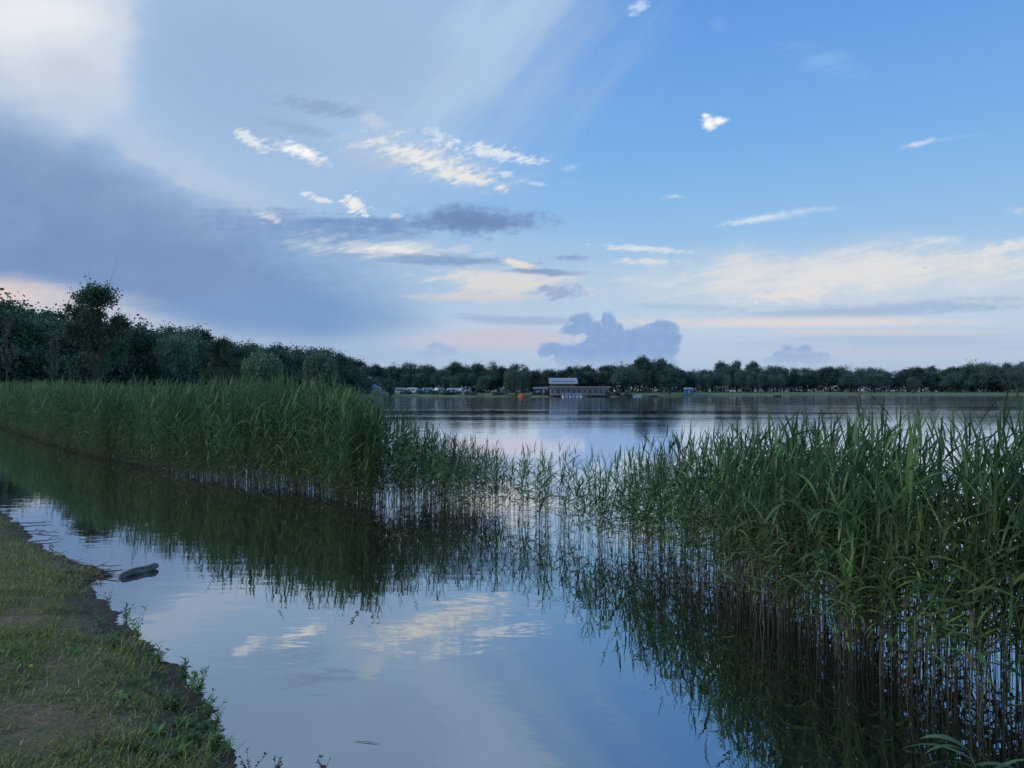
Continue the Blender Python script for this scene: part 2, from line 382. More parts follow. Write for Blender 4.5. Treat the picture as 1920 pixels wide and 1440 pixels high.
f=E(663,383,36,20,-25)+.85*SM; put(ss(.1,.75,f),(236,236,237),1); put(ss(.15,.8,E(602,374,44,9,-14)+.8*SM),(226,231,238),.85); put(ss(.15,.8,E(740,402,18,9)+.8*SM),(220,222,228),.7); put(ss(.15,.8,E(572,360,16,9)+.9*SM),(230,234,240),.8); put(ss(.15,.8,E(505,405,42,11,-20)+.7*SM),(214,219,229),.7)
f=np.maximum(E(1330,228,17,19),np.maximum(E(1350,224,26,10,8),E(1325,214,12,6)))+.42*SM; put(ss(0,.6,f),(216,228,242),.9); put(ss(.3,.9,f),(250,250,250),1)
put(ss(0,1.,E(1730,266,50,8,13)+.42*n_f3),(205,221,242),.85); put(ss(0,.9,E(1800,255,90,6,8)+.2*n_fin),(150,190,236),.4)
put(ss(0,1.2,E(1462,403,128,12,8)+.35*n_f3+.35*n_wsh),(206,221,241),.85); put(ss(0,.9,E(1405,412,64,8,8)+.45*n_f3),(218,228,242),.65)
put(ss(0,.9,E(1205,465,108,9,-5)+.5*n_wsh+.55*n_f3),(216,225,236),.9); put(ss(0,.9,E(1215,490,80,9,-3)+.5*n_wsh+.55*n_f3),(224,225,228),.9); put(ss(0,.9,E(1175,522,45,9)+.6*n_f3),(206,214,226),.65)
put(ss(0,1.0,E(1755,447,66,9,3)+.45*n_f3),(206,217,233),.8); put(ss(0,.8,E(1890,465,95,14,10)+.5*n_wsp+.4*SM),(224,225,230),.85); put(ss(0,.9,E(1910,490,60,9,0)+.5*SM),(214,218,228),.7); put(ss(0,.9,E(1265,367,24,6,4)+.5*n_f3),(190,212,240),.75); put(ss(0,1.0,E(1072,311,22,10,15)+.5*SM),(176,204,238),.7)
put(ss(0,1.,E(1200,8,26,18,35)+.7*SM),(200,219,243),.8); put(ss(.1,1.2,E(1545,110,100,40,-14)+.6*n_dn+.3*SM),(150,192,238),.4); put(ss(.1,1.,E(1350,40,26,24,-40)+.6*SM),(134,182,236),.35); put(ss(.1,1.,E(1910,395,30,12,5)+.6*SM),(195,210,232),.6)
# right-hand bands
put(ss(-.3,.8,E(1620,520,520,76,2)+.3*n_mid),(208,216,224),.8)
f=E(1640,505,440,54,4)+.5*n_wsp+.25*n_mid+.25*SM; put(ss(0,.9,f),(230,227,225),.75)
f=E(1470,500,180,34,8)+.6*n_mid+.4*SM; put(ss(0,.9,f),(216,220,226),.6)
f=E(1480,552,120,18,4)+.8*SM; put(ss(.1,.9,f),(232,224,218),.8)
put(ss(0,.8,E(1650,580,420,20,3)+.4*n_wsh+.3*SM),(160,182,213),.8); put(ss(0,.8,E(1300,575,180,10,-3)+.5*n_wsh+.2*SM),(168,188,214),.6)
put(ss(-.1,.9,E(1500,603,430,14,0)+.4*n_wsh+.25*SM),(224,216,216),.85); put(ss(0,.8,E(1700,640,420,26)+.5*n_wsh),(172,189,215),.6); put(ss(0,.8,E(1650,622,330,9)+.4*n_wsh),(212,207,214),.6)
put(ss(-.2,.9,E(940,634,210,26)+.2*n_wsh),(204,193,207),.75); put(ss(-.2,.9,E(1640,662,260,12)+.3*n_wsh),(194,195,212),.5)
# cumulus bank
def cumulus(bl_,col,edge,ybase):
    x2=PX+4*n_f3+6*n_puf; y2=PY+5*n_f4-5*n_puf
    f=None 
    for (x,y,a,b) in bl_:
        v=np.minimum(E(x,y,a,b,0,x2,y2)*b/16.0,1.2); f=v if f is None else np.maximum(f,v)
    f=f+.26*n_puf+.18*n_f3
    fade=1-ss(ybase-60,ybase+4,PY)
    mk=ss(-.06,.42,f)*fade
    t=np.clip(np.exp(-np.maximum(f,0)/.22)*.55+.28*n_puf+.12*n_f4,0,1)[:,None]
    c=np.array(lin(col))[None]*(1-t)+np.array(lin(edge))[None]*t
    put(mk,c,.88)
cumulus([(1092,600,26,18),(1076,616,24,14),(1112,618,26,18),(1140,602,18,20),(1150,620,26,22),(1244,618,34,24),(1264,632,20,16),(1205,632,44,24),(1180,642,56,26),(1140,650,66,28),(1225,652,54,32),(1040,652,28,15),(1068,662,40,20),(1120,672,96,26),(1220,680,56,28),(1022,660,20,10)],(130,162,210),(162,188,222),712)
cumulus([(1462,660,20,10),(1480,652,14,9),(1510,655,18,11),(1540,664,24,8),(1500,672,66,14)],(144,171,211),(166,188,220),708)
cumulus([(820,648,20,12),(838,656,24,10),(800,662,28,10)],(152,177,213),(158,182,216),690)
put(ss(-.5,.9,E(1590,655,10,8)+.5*SM),(200,196,210),.4)
put(np.exp(-((PY-712)/26.0)**2),(162,183,214),.45)
edge=(ss(62,84,np.abs(AZ.ravel()))+ss(40,59,EL.ravel())); edge=np.clip(edge,0,1)[:,None]
COL=COL*(1-edge)+BASE*edge
Rd=4500.0
Vs=np.stack([Rd*np.sin(az_)*np.cos(el_),Rd*np.cos(az_)*np.cos(el_),Rd*np.sin(el_)],-1)
ne=shp[1]; i=np.arange(shp[0]-1)[:,None]*ne; j=np.arange(ne-1)[None,:]
Fs=np.stack([i+j,i+j+1,i+ne+j+1,i+ne+j],-1).reshape(-1,4)
m=bpy.data.materials.new('evening_sky'); m.use_nodes=True; nt=m.node_tree; nt.nodes.clear()
at_=nt.nodes.new('ShaderNodeAttribute'); at_.attribute_name='Col'; em=nt.nodes.new('ShaderNodeEmission'); oo=nt.nodes.new('ShaderNodeOutputMaterial')
nt.links.new(at_.outputs['Color'],em.inputs[0]); em.inputs[1].default_value=1.0; nt.links.new(em.outputs[0],oo.inputs['Surface'])
try: m.cycles.emission_sampling='NONE'
except Exception as ex: print(ex)
so_=mesh_np('sky',Vs,Fs,m,col=COL); tag(so_,'evening sky with veil, dark cloud bank and small bright clouds','sky',kind='structure')

sun=bpy.data.lights.new('sun','SUN'); sun.energy=1.6; sun.angle=R(20); sun.color=(1,.96,.90)
so=bpy.data.objects.new('sun',sun); C.objects.link(so)
d=Vector((math.sin(R(-105))*math.cos(R(28)),math.cos(R(-105))*math.cos(R(28)),math.sin(R(28))))
so.rotation_euler=d.to_track_quat('Z','Y').to_euler()

# ------------------------------------------------------------------ ground sheet, lake, bank
Dk=np.array([[-3000,40],[-600,42],[0,60],[200,78],[400,112],[600,175],[690,235],[740,268],[900,284],[1150,284],[1290,325],[1500,372],[1920,400],[3000,380],[6000,300]],float)
azk=np.arctan((Dk[:,0]-960)/F_PX)
def shore_dist(px): return np.interp(px,Dk[:,0],Dk[:,1])
def rise(dd): return .45*(1-math.exp(-dd/4))+1.9*(1-math.exp(-dd/60))
th=np.concatenate([np.linspace(-180,-40,60,endpoint=False),np.linspace(-40,40,321),np.linspace(40,180,60,endpoint=False)[1:]])
fr_=np.concatenate([np.linspace(0,.96,12),np.linspace(.97,1.15,30),np.geomspace(1.18,11,24)])
V=[];
for t in th:
    a=R(t); 
    if abs(t)<72:
        pxx=960+F_PX*math.tan(a); Dd=float(np.interp(math.atan((pxx-960)/F_PX),azk,Dk[:,1]))/math.cos(a)
    else: Dd=110.0 if t<0 else 380.0
    wob=1+.010*math.sin(t*2.1)+.006*math.sin(t*5.3+1)
    for f in fr_:
        r=f*Dd*wob; dd=r-Dd*wob
        z = max(-1.2,dd*.12) if dd<0 else .10+rise(dd)
        V.append((r*math.sin(a),r*math.cos(a),z-.02))
nr=len(fr_); na=len(th); F=[]
for i in range(na):
    j=(i+1)%na
    for k in range(nr-1): F.append((i*nr+k,i*nr+k+1,j*nr+k+1,j*nr+k))
tag(mesh_np('ground',np.array(V),np.array(F)[:,::-1],M['meadow'],smooth=True),'dark lake bed rising to the grassy far shores and meadows','ground',kind='structure')
def gz(px,Y):
    dd=Y-shore_dist(px); return .08+rise(max(dd,0))

wv=np.array([(-4400,-4400,0),(4400,-4400,0),(4400,4400,0),(-4400,4400,0)],float)
tag(mesh_np('water',wv,np.array([[0,1,2,3]]),M['water']),'calm lake water reflecting the evening sky','water',kind='structure')

shore=[wat(0,958),wat(40,985),wat(60,1010),wat(105,1035),wat(150,1058),wat(213,1073),wat(180,1090),wat(165,1108),wat(205,1130),wat(205,1160),wat(255,1195),wat(300,1245),wat(350,1288),wat(398,1325),wat(392,1385),wat(425,1440)]
shore=[(p[0],p[1]) for p in shore]
line=[(-60,22),(-25,16),(-12.5,13.4)]+shore+[(-1.25,3.1),(-.9,2.2),(.4,1.3),(3,.8),(12,-2),(40,-6)]
line=np.array(line)
poly=np.concatenate([line,[(40,-60),(-60,-60)]])
def sdist(x,y):
    d=np.full(x.shape,1e9)
    for (a,b_) in zip(line[:-1],line[1:]):
        ab=b_-a; t=np.clip(((x-a[0])*ab[0]+(y-a[1])*ab[1])/(ab@ab),0,1)
        d=np.minimum(d,np.hypot(x-a[0]-t*ab[0],y-a[1]-t*ab[1]))
    ins=np.zeros(x.shape,bool); n=len(poly)
    for i in range(n):
        x1,y1=poly[i]; x2,y2=poly[(i+1)%n]
        c=((y1>y)!=(y2>y))&(x<(x2-x1)*(y-y1)/((y2-y1) if y2!=y1 else 1e-9)+x1); ins^=c
    d=np.where(ins,d,-d)
    return d+(.10*vnoise(x,y,3.4,3)+.07*vnoise(x,y,14,33))*np.clip(1-np.abs(d)/1.5,0,1)
def bank_z(x,y):
    d=sdist(x,y)
    z=np.where(d<0,np.maximum(-1.6,d*.22),.008+.05*np.clip(d/.40,0,1)**1.5+.20*(1-np.exp(-np.maximum(d-.1,0)/1.3)))
    return z+np.where(d>0,1,.3)*(.016*vnoise(x,y,5,1)+.010*vnoise(x,y,22,2))*np.clip(.4+np.abs(d)*3,0,1)
gx=np.concatenate([np.linspace(-58,-13,30,endpoint=False),np.linspace(-13,0,360),np.linspace(0,38,30)[1:]])
gy=np.concatenate([np.linspace(-58,1.5,25,endpoint=False),np.linspace(1.5,15,380),np.linspace(15,26,12)[1:]])
GX,GY=np.meshgrid(gx,gy,indexing='ij'); GZ=bank_z(GX,GY)
V=np.stack([GX,GY,GZ],-1).reshape(-1,3); ny=len(gy)
i=np.arange(len(gx)-1)[:,None]*ny; j=np.arange(ny-1)[None,:]
F=np.stack([i+j,i+ny+j,i+ny+j+1,i+j+1],-1).reshape(-1,4)
tag(mesh_np('bank',V,F,M['soil'],smooth=True),'low grassy bank sloping to the water at the lower left','ground',kind='structure')

# ------------------------------------------------------------------ leaf ribbons
def ribbons(A, rg, base, az, elev, droop, Ln, Wd, col, seg=4, roll=.5, tipcol=None):
    N=len(base); prof=np.interp(np.linspace(0,1,seg+1),[0,.15,.4,.7,1],[.45,.95,1,.62,.03])
    pts=np.zeros((N,seg+1,3)); pts[:,0]=base
    for k in range(seg):
        a=elev-droop*((k+.5)/seg)**1.2
        st=(Ln/seg)[:,None]*np.stack([np.cos(a)*np.cos(az),np.cos(a)*np.sin(az),np.sin(a)],-1)
        pts[:,k+1]=pts[:,k]+st
    rl=rg.uniform(-roll,roll,N)
    side=np.stack([-np.sin(az)*np.cos(rl),np.cos(az)*np.cos(rl),np.sin(rl)],-1)
    w=Wd[:,None]*prof[None,:]/2
    Vv=np.stack([pts-side[:,None]*w[...,None],pts+side[:,None]*w[...,None]],2).reshape(-1,3)
    i=(np.arange(N)*(seg+1)*2)[:,None]; k=(np.arange(seg)*2)[None,:]
    Ff=np.stack([i+k,i+k+1,i+k+3,i+k+2],-1).reshape(-1,4)
    Cc=np.repeat(col,(seg+1)*2,axis=0)
    A.add(Vv,Ff,Cc)

G1=np.array([.068,.145,.046]); G2=np.array([.135,.210,.066]); G3=np.array([.038,.100,.050]); TAN=np.array([.20,.165,.10]); BRN=np.array([.045,.037,.027])
def reeds(AS, AL, rg, pos, H, leaves=11, seg=4, tint=1.0, wid=.027, wind=.30, bare=.3, ll=1.10):
    N=len(pos); la=rg.uniform(0,6.283,N); lean=rg.gamma(2,.06,N)
    dx=np.cos(la)*lean+.05*wind; dy=np.sin(la)*lean
    ns=5; ts=np.linspace(0,1,ns); k=3
    cen=np.zeros((N,ns,3))
    for q,t in enumerate(ts):
        cen[:,q,0]=pos[:,0]+dx*H*t**1.6; cen[:,q,1]=pos[:,1]+dy*H*t**1.6; cen[:,q,2]=pos[:,2]-.15*(t==0)+H*t*.90
    rad=np.interp(ts,[0,1],[.0031,.0012]); an=np.arange(k)*2.094
    ring=np.stack([np.cos(an),np.sin(an),np.zeros(k)],-1)
    Vv=(cen[:,:,None,:]+rad[None,:,None,None]*ring[None,None]).reshape(-1,3)
    i=(np.arange(N)*ns*k)[:,None,None]; q=(np.arange(ns-1)*k)[None,:,None]; j=np.arange(k)[None,None,:]; jn=(j+1)%k
    Ff=np.stack([i+q+j,i+q+jn,i+q+k+jn,i+q+k+j],-1).reshape(-1,4)
    mixv=(rg.uniform(0,1,N)**4)[:,None,None]
    cs=(BRN*(1-mixv)+TAN*.6*mixv)*np.interp(ts,[0,.35,.7],[1,.6,0])[None,:,None]+G2*.65*np.interp(ts,[0,.35,.7],[0,.35,1])[None,:,None]
    AS.add(Vv,Ff,np.repeat(cs.reshape(-1,3),k,axis=0))
    nl=leaves; t=np.linspace(bare,.99,nl)[None,:]+rg.uniform(-.03,.03,(N,nl)); t=np.clip(t,.05,1)
    b=np.stack([pos[:,0,None]+dx[:,None]*H[:,None]*t**1.6,pos[:,1,None]+dy[:,None]*H[:,None]*t**1.6,pos[:,2,None]+H[:,None]*t*.90],-1).reshape(-1,3)
    a0=rg.uniform(0,6.283,N)[:,None]; az=a0+np.pi*(np.arange(nl)%2)[None,:]+rg.normal(0,.5,(N,nl))
    vx=np.cos(az)+wind; vy=np.sin(az)-.1*wind; az=np.arctan2(vy,vx)
    tt=np.linspace(0,1,nl)[None,:]
    elv=np.interp(tt,[0,.6,.85,1],[.68,.90,1.05,1.32])+rg.normal(0,.27,(N,nl))
    drp=np.interp(tt,[0,.6,1],[1.35,1.0,.38])*rg.uniform(.2,1.5,(N,nl))
    Ls=ll*np.interp(tt,[0,.35,.8,1],[.26,.37,.37,.26])*rg.uniform(.6,1.25,(N,nl))*np.clip(H/1.9,.55,1.1)[:,None]
    Ws=wid*rg.uniform(.55,1.2,(N,nl))*np.interp(tt,[0,.5,1],[.8,1,.75])*np.clip(H/1.7,.65,1.1)[:,None]
    u=rg.uniform(0,1,(N,nl,1)); v=rg.uniform(0,1,(N,1,1))
    col=(G1*(1-u)+G2*u)*(1-.5*v)+G3*.5*v
    col=col*np.clip(1+.45*vnoise(pos[:,0],pos[:,1],1.7,77),.5,1.5)[:,None,None]*rg.uniform(.75,1.2,(N,1,1))
    dead=(rg.uniform(0,1,(N,nl))<np.interp(tt,[0,.25,.5],[.22,.07,.012]))[...,None]
    col=np.where(dead,TAN*.75,col)*tint
    ribbons(AL,rg,b,az.ravel(),elv.ravel(),drp.ravel(),Ls.ravel(),Ws.ravel(),col.reshape(-1,3),seg,.9)

def plume(AP, rg, top, s=.2, n=26):
    N=n; t=rg.uniform(0,1,N)
    base=np.array(top)[None]+np.stack([0*t,0*t,t*s*.8],-1)
    az=rg.normal(.2,.9,N); 
    ribbons(AP,rg,base,az,rg.uniform(.5,1.4,N),rg.uniform(.6,1.6,N),s*rg.uniform(.3,.6,N)*(1.1-t*.6),np.full(N,s*.05),np.tile(np.array([.20,.155,.12]),(N,1))*rg.uniform(.7,1.2,(N,1)),2)

def deadstalks(AS, rg, pos, H):
    for p,h in zip(pos,H):
        a=rg.uniform(0,6.283); l=rg.gamma(1.5,.18)
        P0=np.array([p,p+np.array([math.cos(a)*l*h*.5,math.sin(a)*l*h*.5,h*.5]),p+np.array([math.cos(a)*l*h*1.1,math.sin(a)*l*h*1.1,h*.92])]); P0[0,2]-=.1
        Vv,Ff=tube(P0,[.0032,.0028,.002],3); AS.add(Vv,Ff,(BRN*1.3 if rg.random()<.75 else TAN*.5))

# near bed: X, Y, depth, height, density
bed=np.array([[-3.0,12.5,2.6,1.85,115],[-2.2,11.9,2.8,1.60,105],[-1.5,11.2,2.4,1.30,68],[-.8,10.6,1.9,1.08,30],[.28,9.76,1.8,1.02,19],[.85,9.1,1.9,1.14,27],[1.3,8.3,2.1,1.34,52],[1.77,7.2,2.1,1.48,90],[2.09,5.92,2.0,1.60,120],[2.27,4.93,2.0,1.69,128],[2.62,4.3,2.0,1.80,128],[3.2,3.9,2.1,1.84,115],[4.6,3.5,2.2,1.85,70]])
seglen=np.hypot(*np.diff(bed[:,:2],axis=0).T); cum=np.concatenate([[0],np.cumsum(seglen)])
def bed_at(s): return np.stack([np.interp(s,cum,bed[:,k]) for k in range(5)],-1)
ddir=np.array([.52,.85])
def capx(x,y):      # the belt steps down eastwards from the big left bed
    return np.interp(x/y,[-.24,-.16,-.125,-.08,-.045,.03,.10,.16],[1.95,1.60,1.32,1.10,1.02,1.02,1.22,9])
def sample_bed(rg, dens_mul, d0, d1):
    n=int(cum[-1]*3*140*dens_mul); s=rg.uniform(0,cum[-1],n); b_=bed_at(s); dep=rg.uniform(d0,d1,n)
    keep=rg.uniform(0,1,n)<b_[:,4]/140*np.clip(b_[:,2]*(d1-d0)/3,0,1)
    rag=.22*vnoise(s,s*0,3.0,5)
    d=(dep*b_[:,2]+rag)
    pos=np.stack([b_[:,0]+ddir[0]*d,b_[:,1]+ddir[1]*d,np.zeros(n)],-1)
    clump=vnoise(pos[:,0],pos[:,1],4.5,18); lo=np.where(s<cum[3],.5,.1)
    keep&=rg.uniform(0,1,n)<np.clip(.85+.6*clump,lo,1)
    hb=np.minimum(b_[:,3],capx(pos[:,0],pos[:,1]))
    hloc=hb*(.68+.40*rg.random(n))*(1+.08*vnoise(pos[:,0],pos[:,1],2,8))
    hloc*=np.where(dep<.12,.86,1)
    return pos[keep],hloc[keep]

protos=[]
for q in range(14):
    rg=np.random.default_rng(100+q)
    root=empty('reed',(0,0,-50))
    a1_,a2_=Acc(),Acc()
    reeds(a1_,a2_,rg,np.array([[0,0,0.]]),np.array([1.7]),leaves=14,seg=6,wid=.027,bare=.16+.035*(q%6),tint=1.05,ll=1.12)
    a1_.build('stem',M['stem'],root); a2_.build('foliage',M['reed'],root)
    if q>=11:
        a3=Acc(); top=a1_.V[0][-1]; plume(a3,rg,top,.22); a3.build('seed_head',M['plume'],root)
    protos.append(root)
rg=np.random.default_rng(55)
n=299; s=np.concatenate([rg.uniform(cum[5],cum[11],239),rg.uniform(cum[0],cum[5],60)])
used=set()
for idx,sv in enumerate(s):
    b_=bed_at(sv); d=rg.uniform(0,.45)+.22*float(vnoise(np.array(sv),np.array(0.),3.0,5))
    p=(b_[0]+ddir[0]*d,b_[1]+ddir[1]*d,0)
    pl = idx%25==7
    q=11+(idx//25)%3 if pl else int(rg.integers(0,11))
    o=protos[q] if q not in used else copy_tree(protos[q]); used.add(q)
    h=min(b_[3],float(capx(p[0],p[1])))*rg.uniform(.50,1.05)*(1.1 if pl else 1)/1.7
    o.location=p; o.rotation_euler=(rg.normal(0,.08),rg.normal(.02,.08),rg.uniform(-.8,.8) if not pl else 0); o.scale=(max(h,.7),max(h,.7),h)
    if pl: tag(o,'tall reed carrying a brown seed head in the near reed bed','reed','reeds with seed heads in the near reed bed')
    elif idx<239: tag(o,'green leafy reed at the front edge of the tall reed bed on the right','reed','front reeds of the tall bed on the right')
    else: tag(o,'short thin reed standing in water in the sparse middle of the reed belt','reed','short reeds in the sparse middle stretch')

rg=np.random.default_rng(9)
AS,AL=Acc(),Acc()
p,h=sample_bed(rg,1.0,0.05,1.0)
reeds(AS,AL,rg,p,h,leaves=14,seg=4,bare=.20)
p2,h2=sample_bed(rg,.28,-.02,.7); deadstalks(AS,rg,p2,h2*rg.uniform(.2,.6,len(h2)))
print('near reeds',len(p))
t=empty('reed_bed',(3,6,0)); tag(t,'tall dense bed of green reeds rising from dark water on the right, thinning towards the middle','reed bed',kind='stuff')
a=AS.build('reed_stems',M['stem'],t); a.location=(-3,-6,0); b1=AL.build('reed_leaves',M['reed'],t); b1.location=(-3,-6,0)

fl=np.array([[-52,66],[-28,40.5],[-16.3,26.3],[-11.4,20.7],[-6.45,16.0],[-4.1,13.9],[-2.85,12.6],[-2.35,12.2]]); fh=np.array([2.5,2.4,2.25,2.2,2.2,2.15,1.9,1.65])
sl=np.hypot(*np.diff(fl,axis=0).T); cl_=np.concatenate([[0],np.cumsum(sl)])
def left_sample(rg,n,r0,r1,near=True):
    s=cl_[-1]*(1-rg.uniform(0,1,n)**(1.35)) if near else rg.uniform(0,cl_[-1],n)
    X=np.interp(s,cl_,fl[:,0]); Y=np.interp(s,cl_,fl[:,1]); H=np.interp(s,cl_,fh)
    r=np.hypot(X,Y); d=rg.uniform(r0,r1,n)+.35*vnoise(s,s*0,1.6,6)+.2*vnoise(s,s*0,5,4)
    f=(r+d)/r
    H=H+np.clip(d*.08,0,.2)*(H<2.1)
    jx=rg.normal(0,.30,n)*np.clip(d/3,0.4,2)
    return np.stack([X*f+jx,Y*f,np.zeros(n)],-1),H*(.72+.32*rg.random(n))*(1+.07*vnoise(X*f,Y*f,.8,8)+.05*vnoise(X*f,Y*f,3,9))
AS,AL,AP=Acc(),Acc(),Acc()
rg=np.random.default_rng(21)
p,h=left_sample(rg,5000,0,2.6); reeds(AS,AL,rg,p,h,leaves=11,seg=3,wid=.036,bare=.18,tint=.95,ll=1.25)
p,h=left_sample(rg,2600,-.2,.3); reeds(AS,AL,rg,p,h*rg.uniform(.35,.85,len(h)),leaves=11,seg=3,wid=.032,bare=.10,tint=1.08)
p,h=left_sample(rg,3800,2.6,22,False); reeds(AS,AL,rg,p,h,leaves=7,seg=2,wid=.036,bare=.55,tint=1.2)
for q in range(0,len(p),4):
    plume(AP,rg,(p[q,0]+.05,p[q,1],h[q]*.93),.30,12)
t=empty('reed_bed',(-8,18,0)); tag(t,'wide bed of tall reeds across the left of the cove in front of the dark wood','reed bed',kind='stuff')
for ac,nm_,mt in ((AS,'reed_stems','stem'),(AL,'reed_leaves','reed'),(AP,'seed_heads','plume')):
    a=ac.build(nm_,M[mt],t); a.location=(8,-18,0)

# ------------------------------------------------------------------ grass on the bank
rg=np.random.default_rng(31)
N=520000
yy=2.4+rg.uniform(0,1,N)**1.5*11; xx=rg.uniform(-9.5,-1.0,N)
ok=(xx>-.78*yy-1.2); xx,yy=xx[ok],yy[ok]
d=sdist(xx,yy); pn=vnoise(xx,yy,2.2,13)+.5*vnoise(xx,yy,9,14)
ok=(d>.05)&(rg.uniform(0,1,len(xx))<np.clip(.76+pn*1.1,.06,1)*np.clip(d/.40,.08,1)*np.clip(6/yy,.4,1)); xx,yy,pn,d=xx[ok],yy[ok],pn[ok],d[ok]
print('blades',len(xx)); N=len(xx)
zz=bank_z(xx,yy); 
u_=np.clip(rg.uniform(0,1,(N,1))*.6+.40*(vnoise(xx,yy,1.4,41)[:,None]+.3),0,1)
gcol=np.array([.135,.235,.050])*(1-u_)+np.array([.33,.33,.10])*u_
dry=rg.uniform(0,1,N)<.11; gcol[dry]=np.array([.48,.39,.22])
gcol*=rg.uniform(.6,1.3,(N,1))
A=Acc(); ht=(.030+.050*rg.random(N))*(1+.8*np.clip(vnoise(xx,yy,3,17),-.6,1.2))*(1+.5*np.exp(-(d-.1)/.15))
ribbons(A,rg,np.stack([xx,yy,zz-.003],-1),rg.uniform(0,6.283,N),rg.uniform(.4,1.35,N),rg.uniform(0,1.2,N),ht,.0045+.003*rg.random(N),gcol,2)
tag(A.build('grass',M['grass']),'short rough grass with dry straw covering the lower left bank','grass',kind='stuff')

# ------------------------------------------------------------------ small plants and debris on the bank
def ground_at(px,py):
    p=wat(px,py,.15)
    for _ in range(6):
        z=float(bank_z(np.array(p[0]),np.array(p[1]))); z=max(z,-.02); p=wat(px,py,z)
    return p
def make_weed(seed,h,n=9,lf=.045,dry=False,st=None):
    rg=np.random.default_rng(seed); root=empty('weed_plant'); A1,A2=Acc(),Acc()
    for s_ in range(st or rg.integers(5,9)):
        a=rg.uniform(0,6.283); l=rg.uniform(.05,.7); hh=h*rg.uniform(.5,1)
        ts=np.linspace(0,1,5); Pp=np.stack([np.cos(a)*l*hh*ts**1.5,np.sin(a)*l*hh*ts**1.5,hh*ts-.02],-1)
        Vv,Ff=tube(Pp,np.linspace(.0020,.0009,5),4); A1.add(Vv,Ff,TAN*.6 if dry else np.array([.11,.16,.06]))
        k=n; t=rg.uniform(.15,1,k); b=np.stack([np.interp(t,ts,Pp[:,c]) for c in range(3)],-1)
        ribbons(A2,rg,b,rg.uniform(0,6.283,k),rg.uniform(.1,1.1,k),rg.uniform(.2,1.3,k),lf*rg.uniform(.6,1.3,k)*(.4 if dry else 1),lf*.28*rg.uniform(.7,1.2,k),(np.array([.13,.10,.065]) if dry else np.array([.13,.22,.07]))*rg.uniform(.7,1.4,(k,1)),3)
    A1.build('stem',M['stem'],root); A2.build('leaves',M['weed'],root); return root
spots=[(238,1165,.20,'upright leafy weed at the water edge below the driftwood log'),(262,1195,.25,'tallest bushy weed on the bank edge beside the muddy notch'),(300,1240,.13,'low green weed on the bank edge between the two bushy weeds'),
 (350,1275,.16,'bushy green weed overhanging the water halfway down the bank'),(378,1300,.20,'dense leafy weed at the outermost point of the bank'),(392,1345,.15,'small weed just under the outermost point of the bank'),
 (330,1330,.12,'short weed in the grass behind the bank edge'),(215,1215,.10,'short weed in the grass behind the tallest bushy weed'),(410,1400,.13,'sprawling weed at the bottom edge of the bank'),(370,1395,.10,'low weed in the grass at the bottom of the bank')]
for i_,(px,py,h_,lb) in enumerate(spots):
    o=make_weed(300+i_,h_,14,.042); o.location=ground_at(px,py); tag(o,lb,'weed')
wp=[make_weed(360+q,.10+.02*q,9,.032,False,4) for q in range(5)]
rg=np.random.default_rng(91); sh=np.array(shore)
for i_ in range(42):
    f_=rg.uniform(7.6,len(sh)-1.01); k=int(f_); q_=sh[k]*(1-f_+k)+sh[k+1]*(f_-k); off=rg.uniform(-.08,.35)
    x=q_[0]-off*.8; y=q_[1]-off*.5; o=wp[i_] if i_<5 else copy_tree(wp[i_%5]); o.location=(x,y,max(float(bank_z(np.array(x),np.array(y))),-.01)); o.rotation_euler=(0,0,rg.uniform(0,6.28)); s_=rg.uniform(.5,1.2); o.scale=(s_,s_,s_)
    tag(o,'low green weed in the fringe along the lower bank edge','weed','low weeds fringing the bank edge')
for i_,(px,py,h_,lb) in enumerate([(470,1458,.17,'dry branching stalk leaning over the water at the bottom edge'),(520,1460,.20,'dry stalk with curled seed stems right of the bank foot'),(605,1455,.13,'brown budded stalk standing in the water at the bottom edge'),(180,1400,.14,'brown dock stalk standing in the bottom left grass')]):
    o=make_weed(330+i_,h_,12,.04,True,5); o.name='dry_stalk'; p=ground_at(px,py); p[2]=max(p[2],-.01); o.location=p; tag(o,lb,'weed')
ros=[(255,1400,'broad leaved rosette in the grass beside the dock stalk'),(300,1372,'broad leaved rosette in the grass near the bank edge'),(335,1412,'broad leaved rosette at the bottom of the bank'),(232,1310,'small broad leaved rosette on the bare soil patch'),(345,1356,'small rosette just behind the overhanging weeds'),(140,1225,'flat rosette in the grass near the middle of the bank')]
for i_,(px,py,lb) in enumerate(ros):
    rg=np.random.default_rng(400+i_); k=11; A=Acc()
    ribbons(A,rg,np.zeros((k,3)),np.linspace(0,6.28,k)+rg.normal(0,.2,k),rg.uniform(.35,.9,k),rg.uniform(.5,1.1,k),.085*rg.uniform(.7,1.2,k),.028*rg.uniform(.8,1.3,k),np.array([.11,.21,.07])*rg.uniform(.8,1.3,(k,1)),4)
    o=A.build('rosette_weed',M['weed']); o.location=ground_at(px,py); tag(o,lb,'weed')
f=empty('dandelion',ground_at(60,1275)); A=Acc(); Vv,Ff=tube([(0,0,0),(.003,0,.04),(.004,0,.085)],[.0018]*3,5); A.add(Vv,Ff,np.array([.08,.12,.04])); A.build('stem',M['stem'],f)
rg=np.random.default_rng(5); A=Acc(); k=44
ribbons(A,rg,np.tile([.004,0,.085],(k,1)),rg.uniform(0,6.28,k),rg.uniform(.2,1.5,k),rg.uniform(0,.5,k),np.full(k,.017),np.full(k,.006),np.tile([.8,.6,.02],(k,1)),2); A.build('petals',M['petal'],f)
tag(f,'single yellow dandelion flower in the grass at the left edge','flower')
ts=np.linspace(0,1,15); Pp=np.stack([-.22+.44*ts,.010*np.sin(ts*5),.004+.026*ts+.004*np.sin(ts*9)],-1)
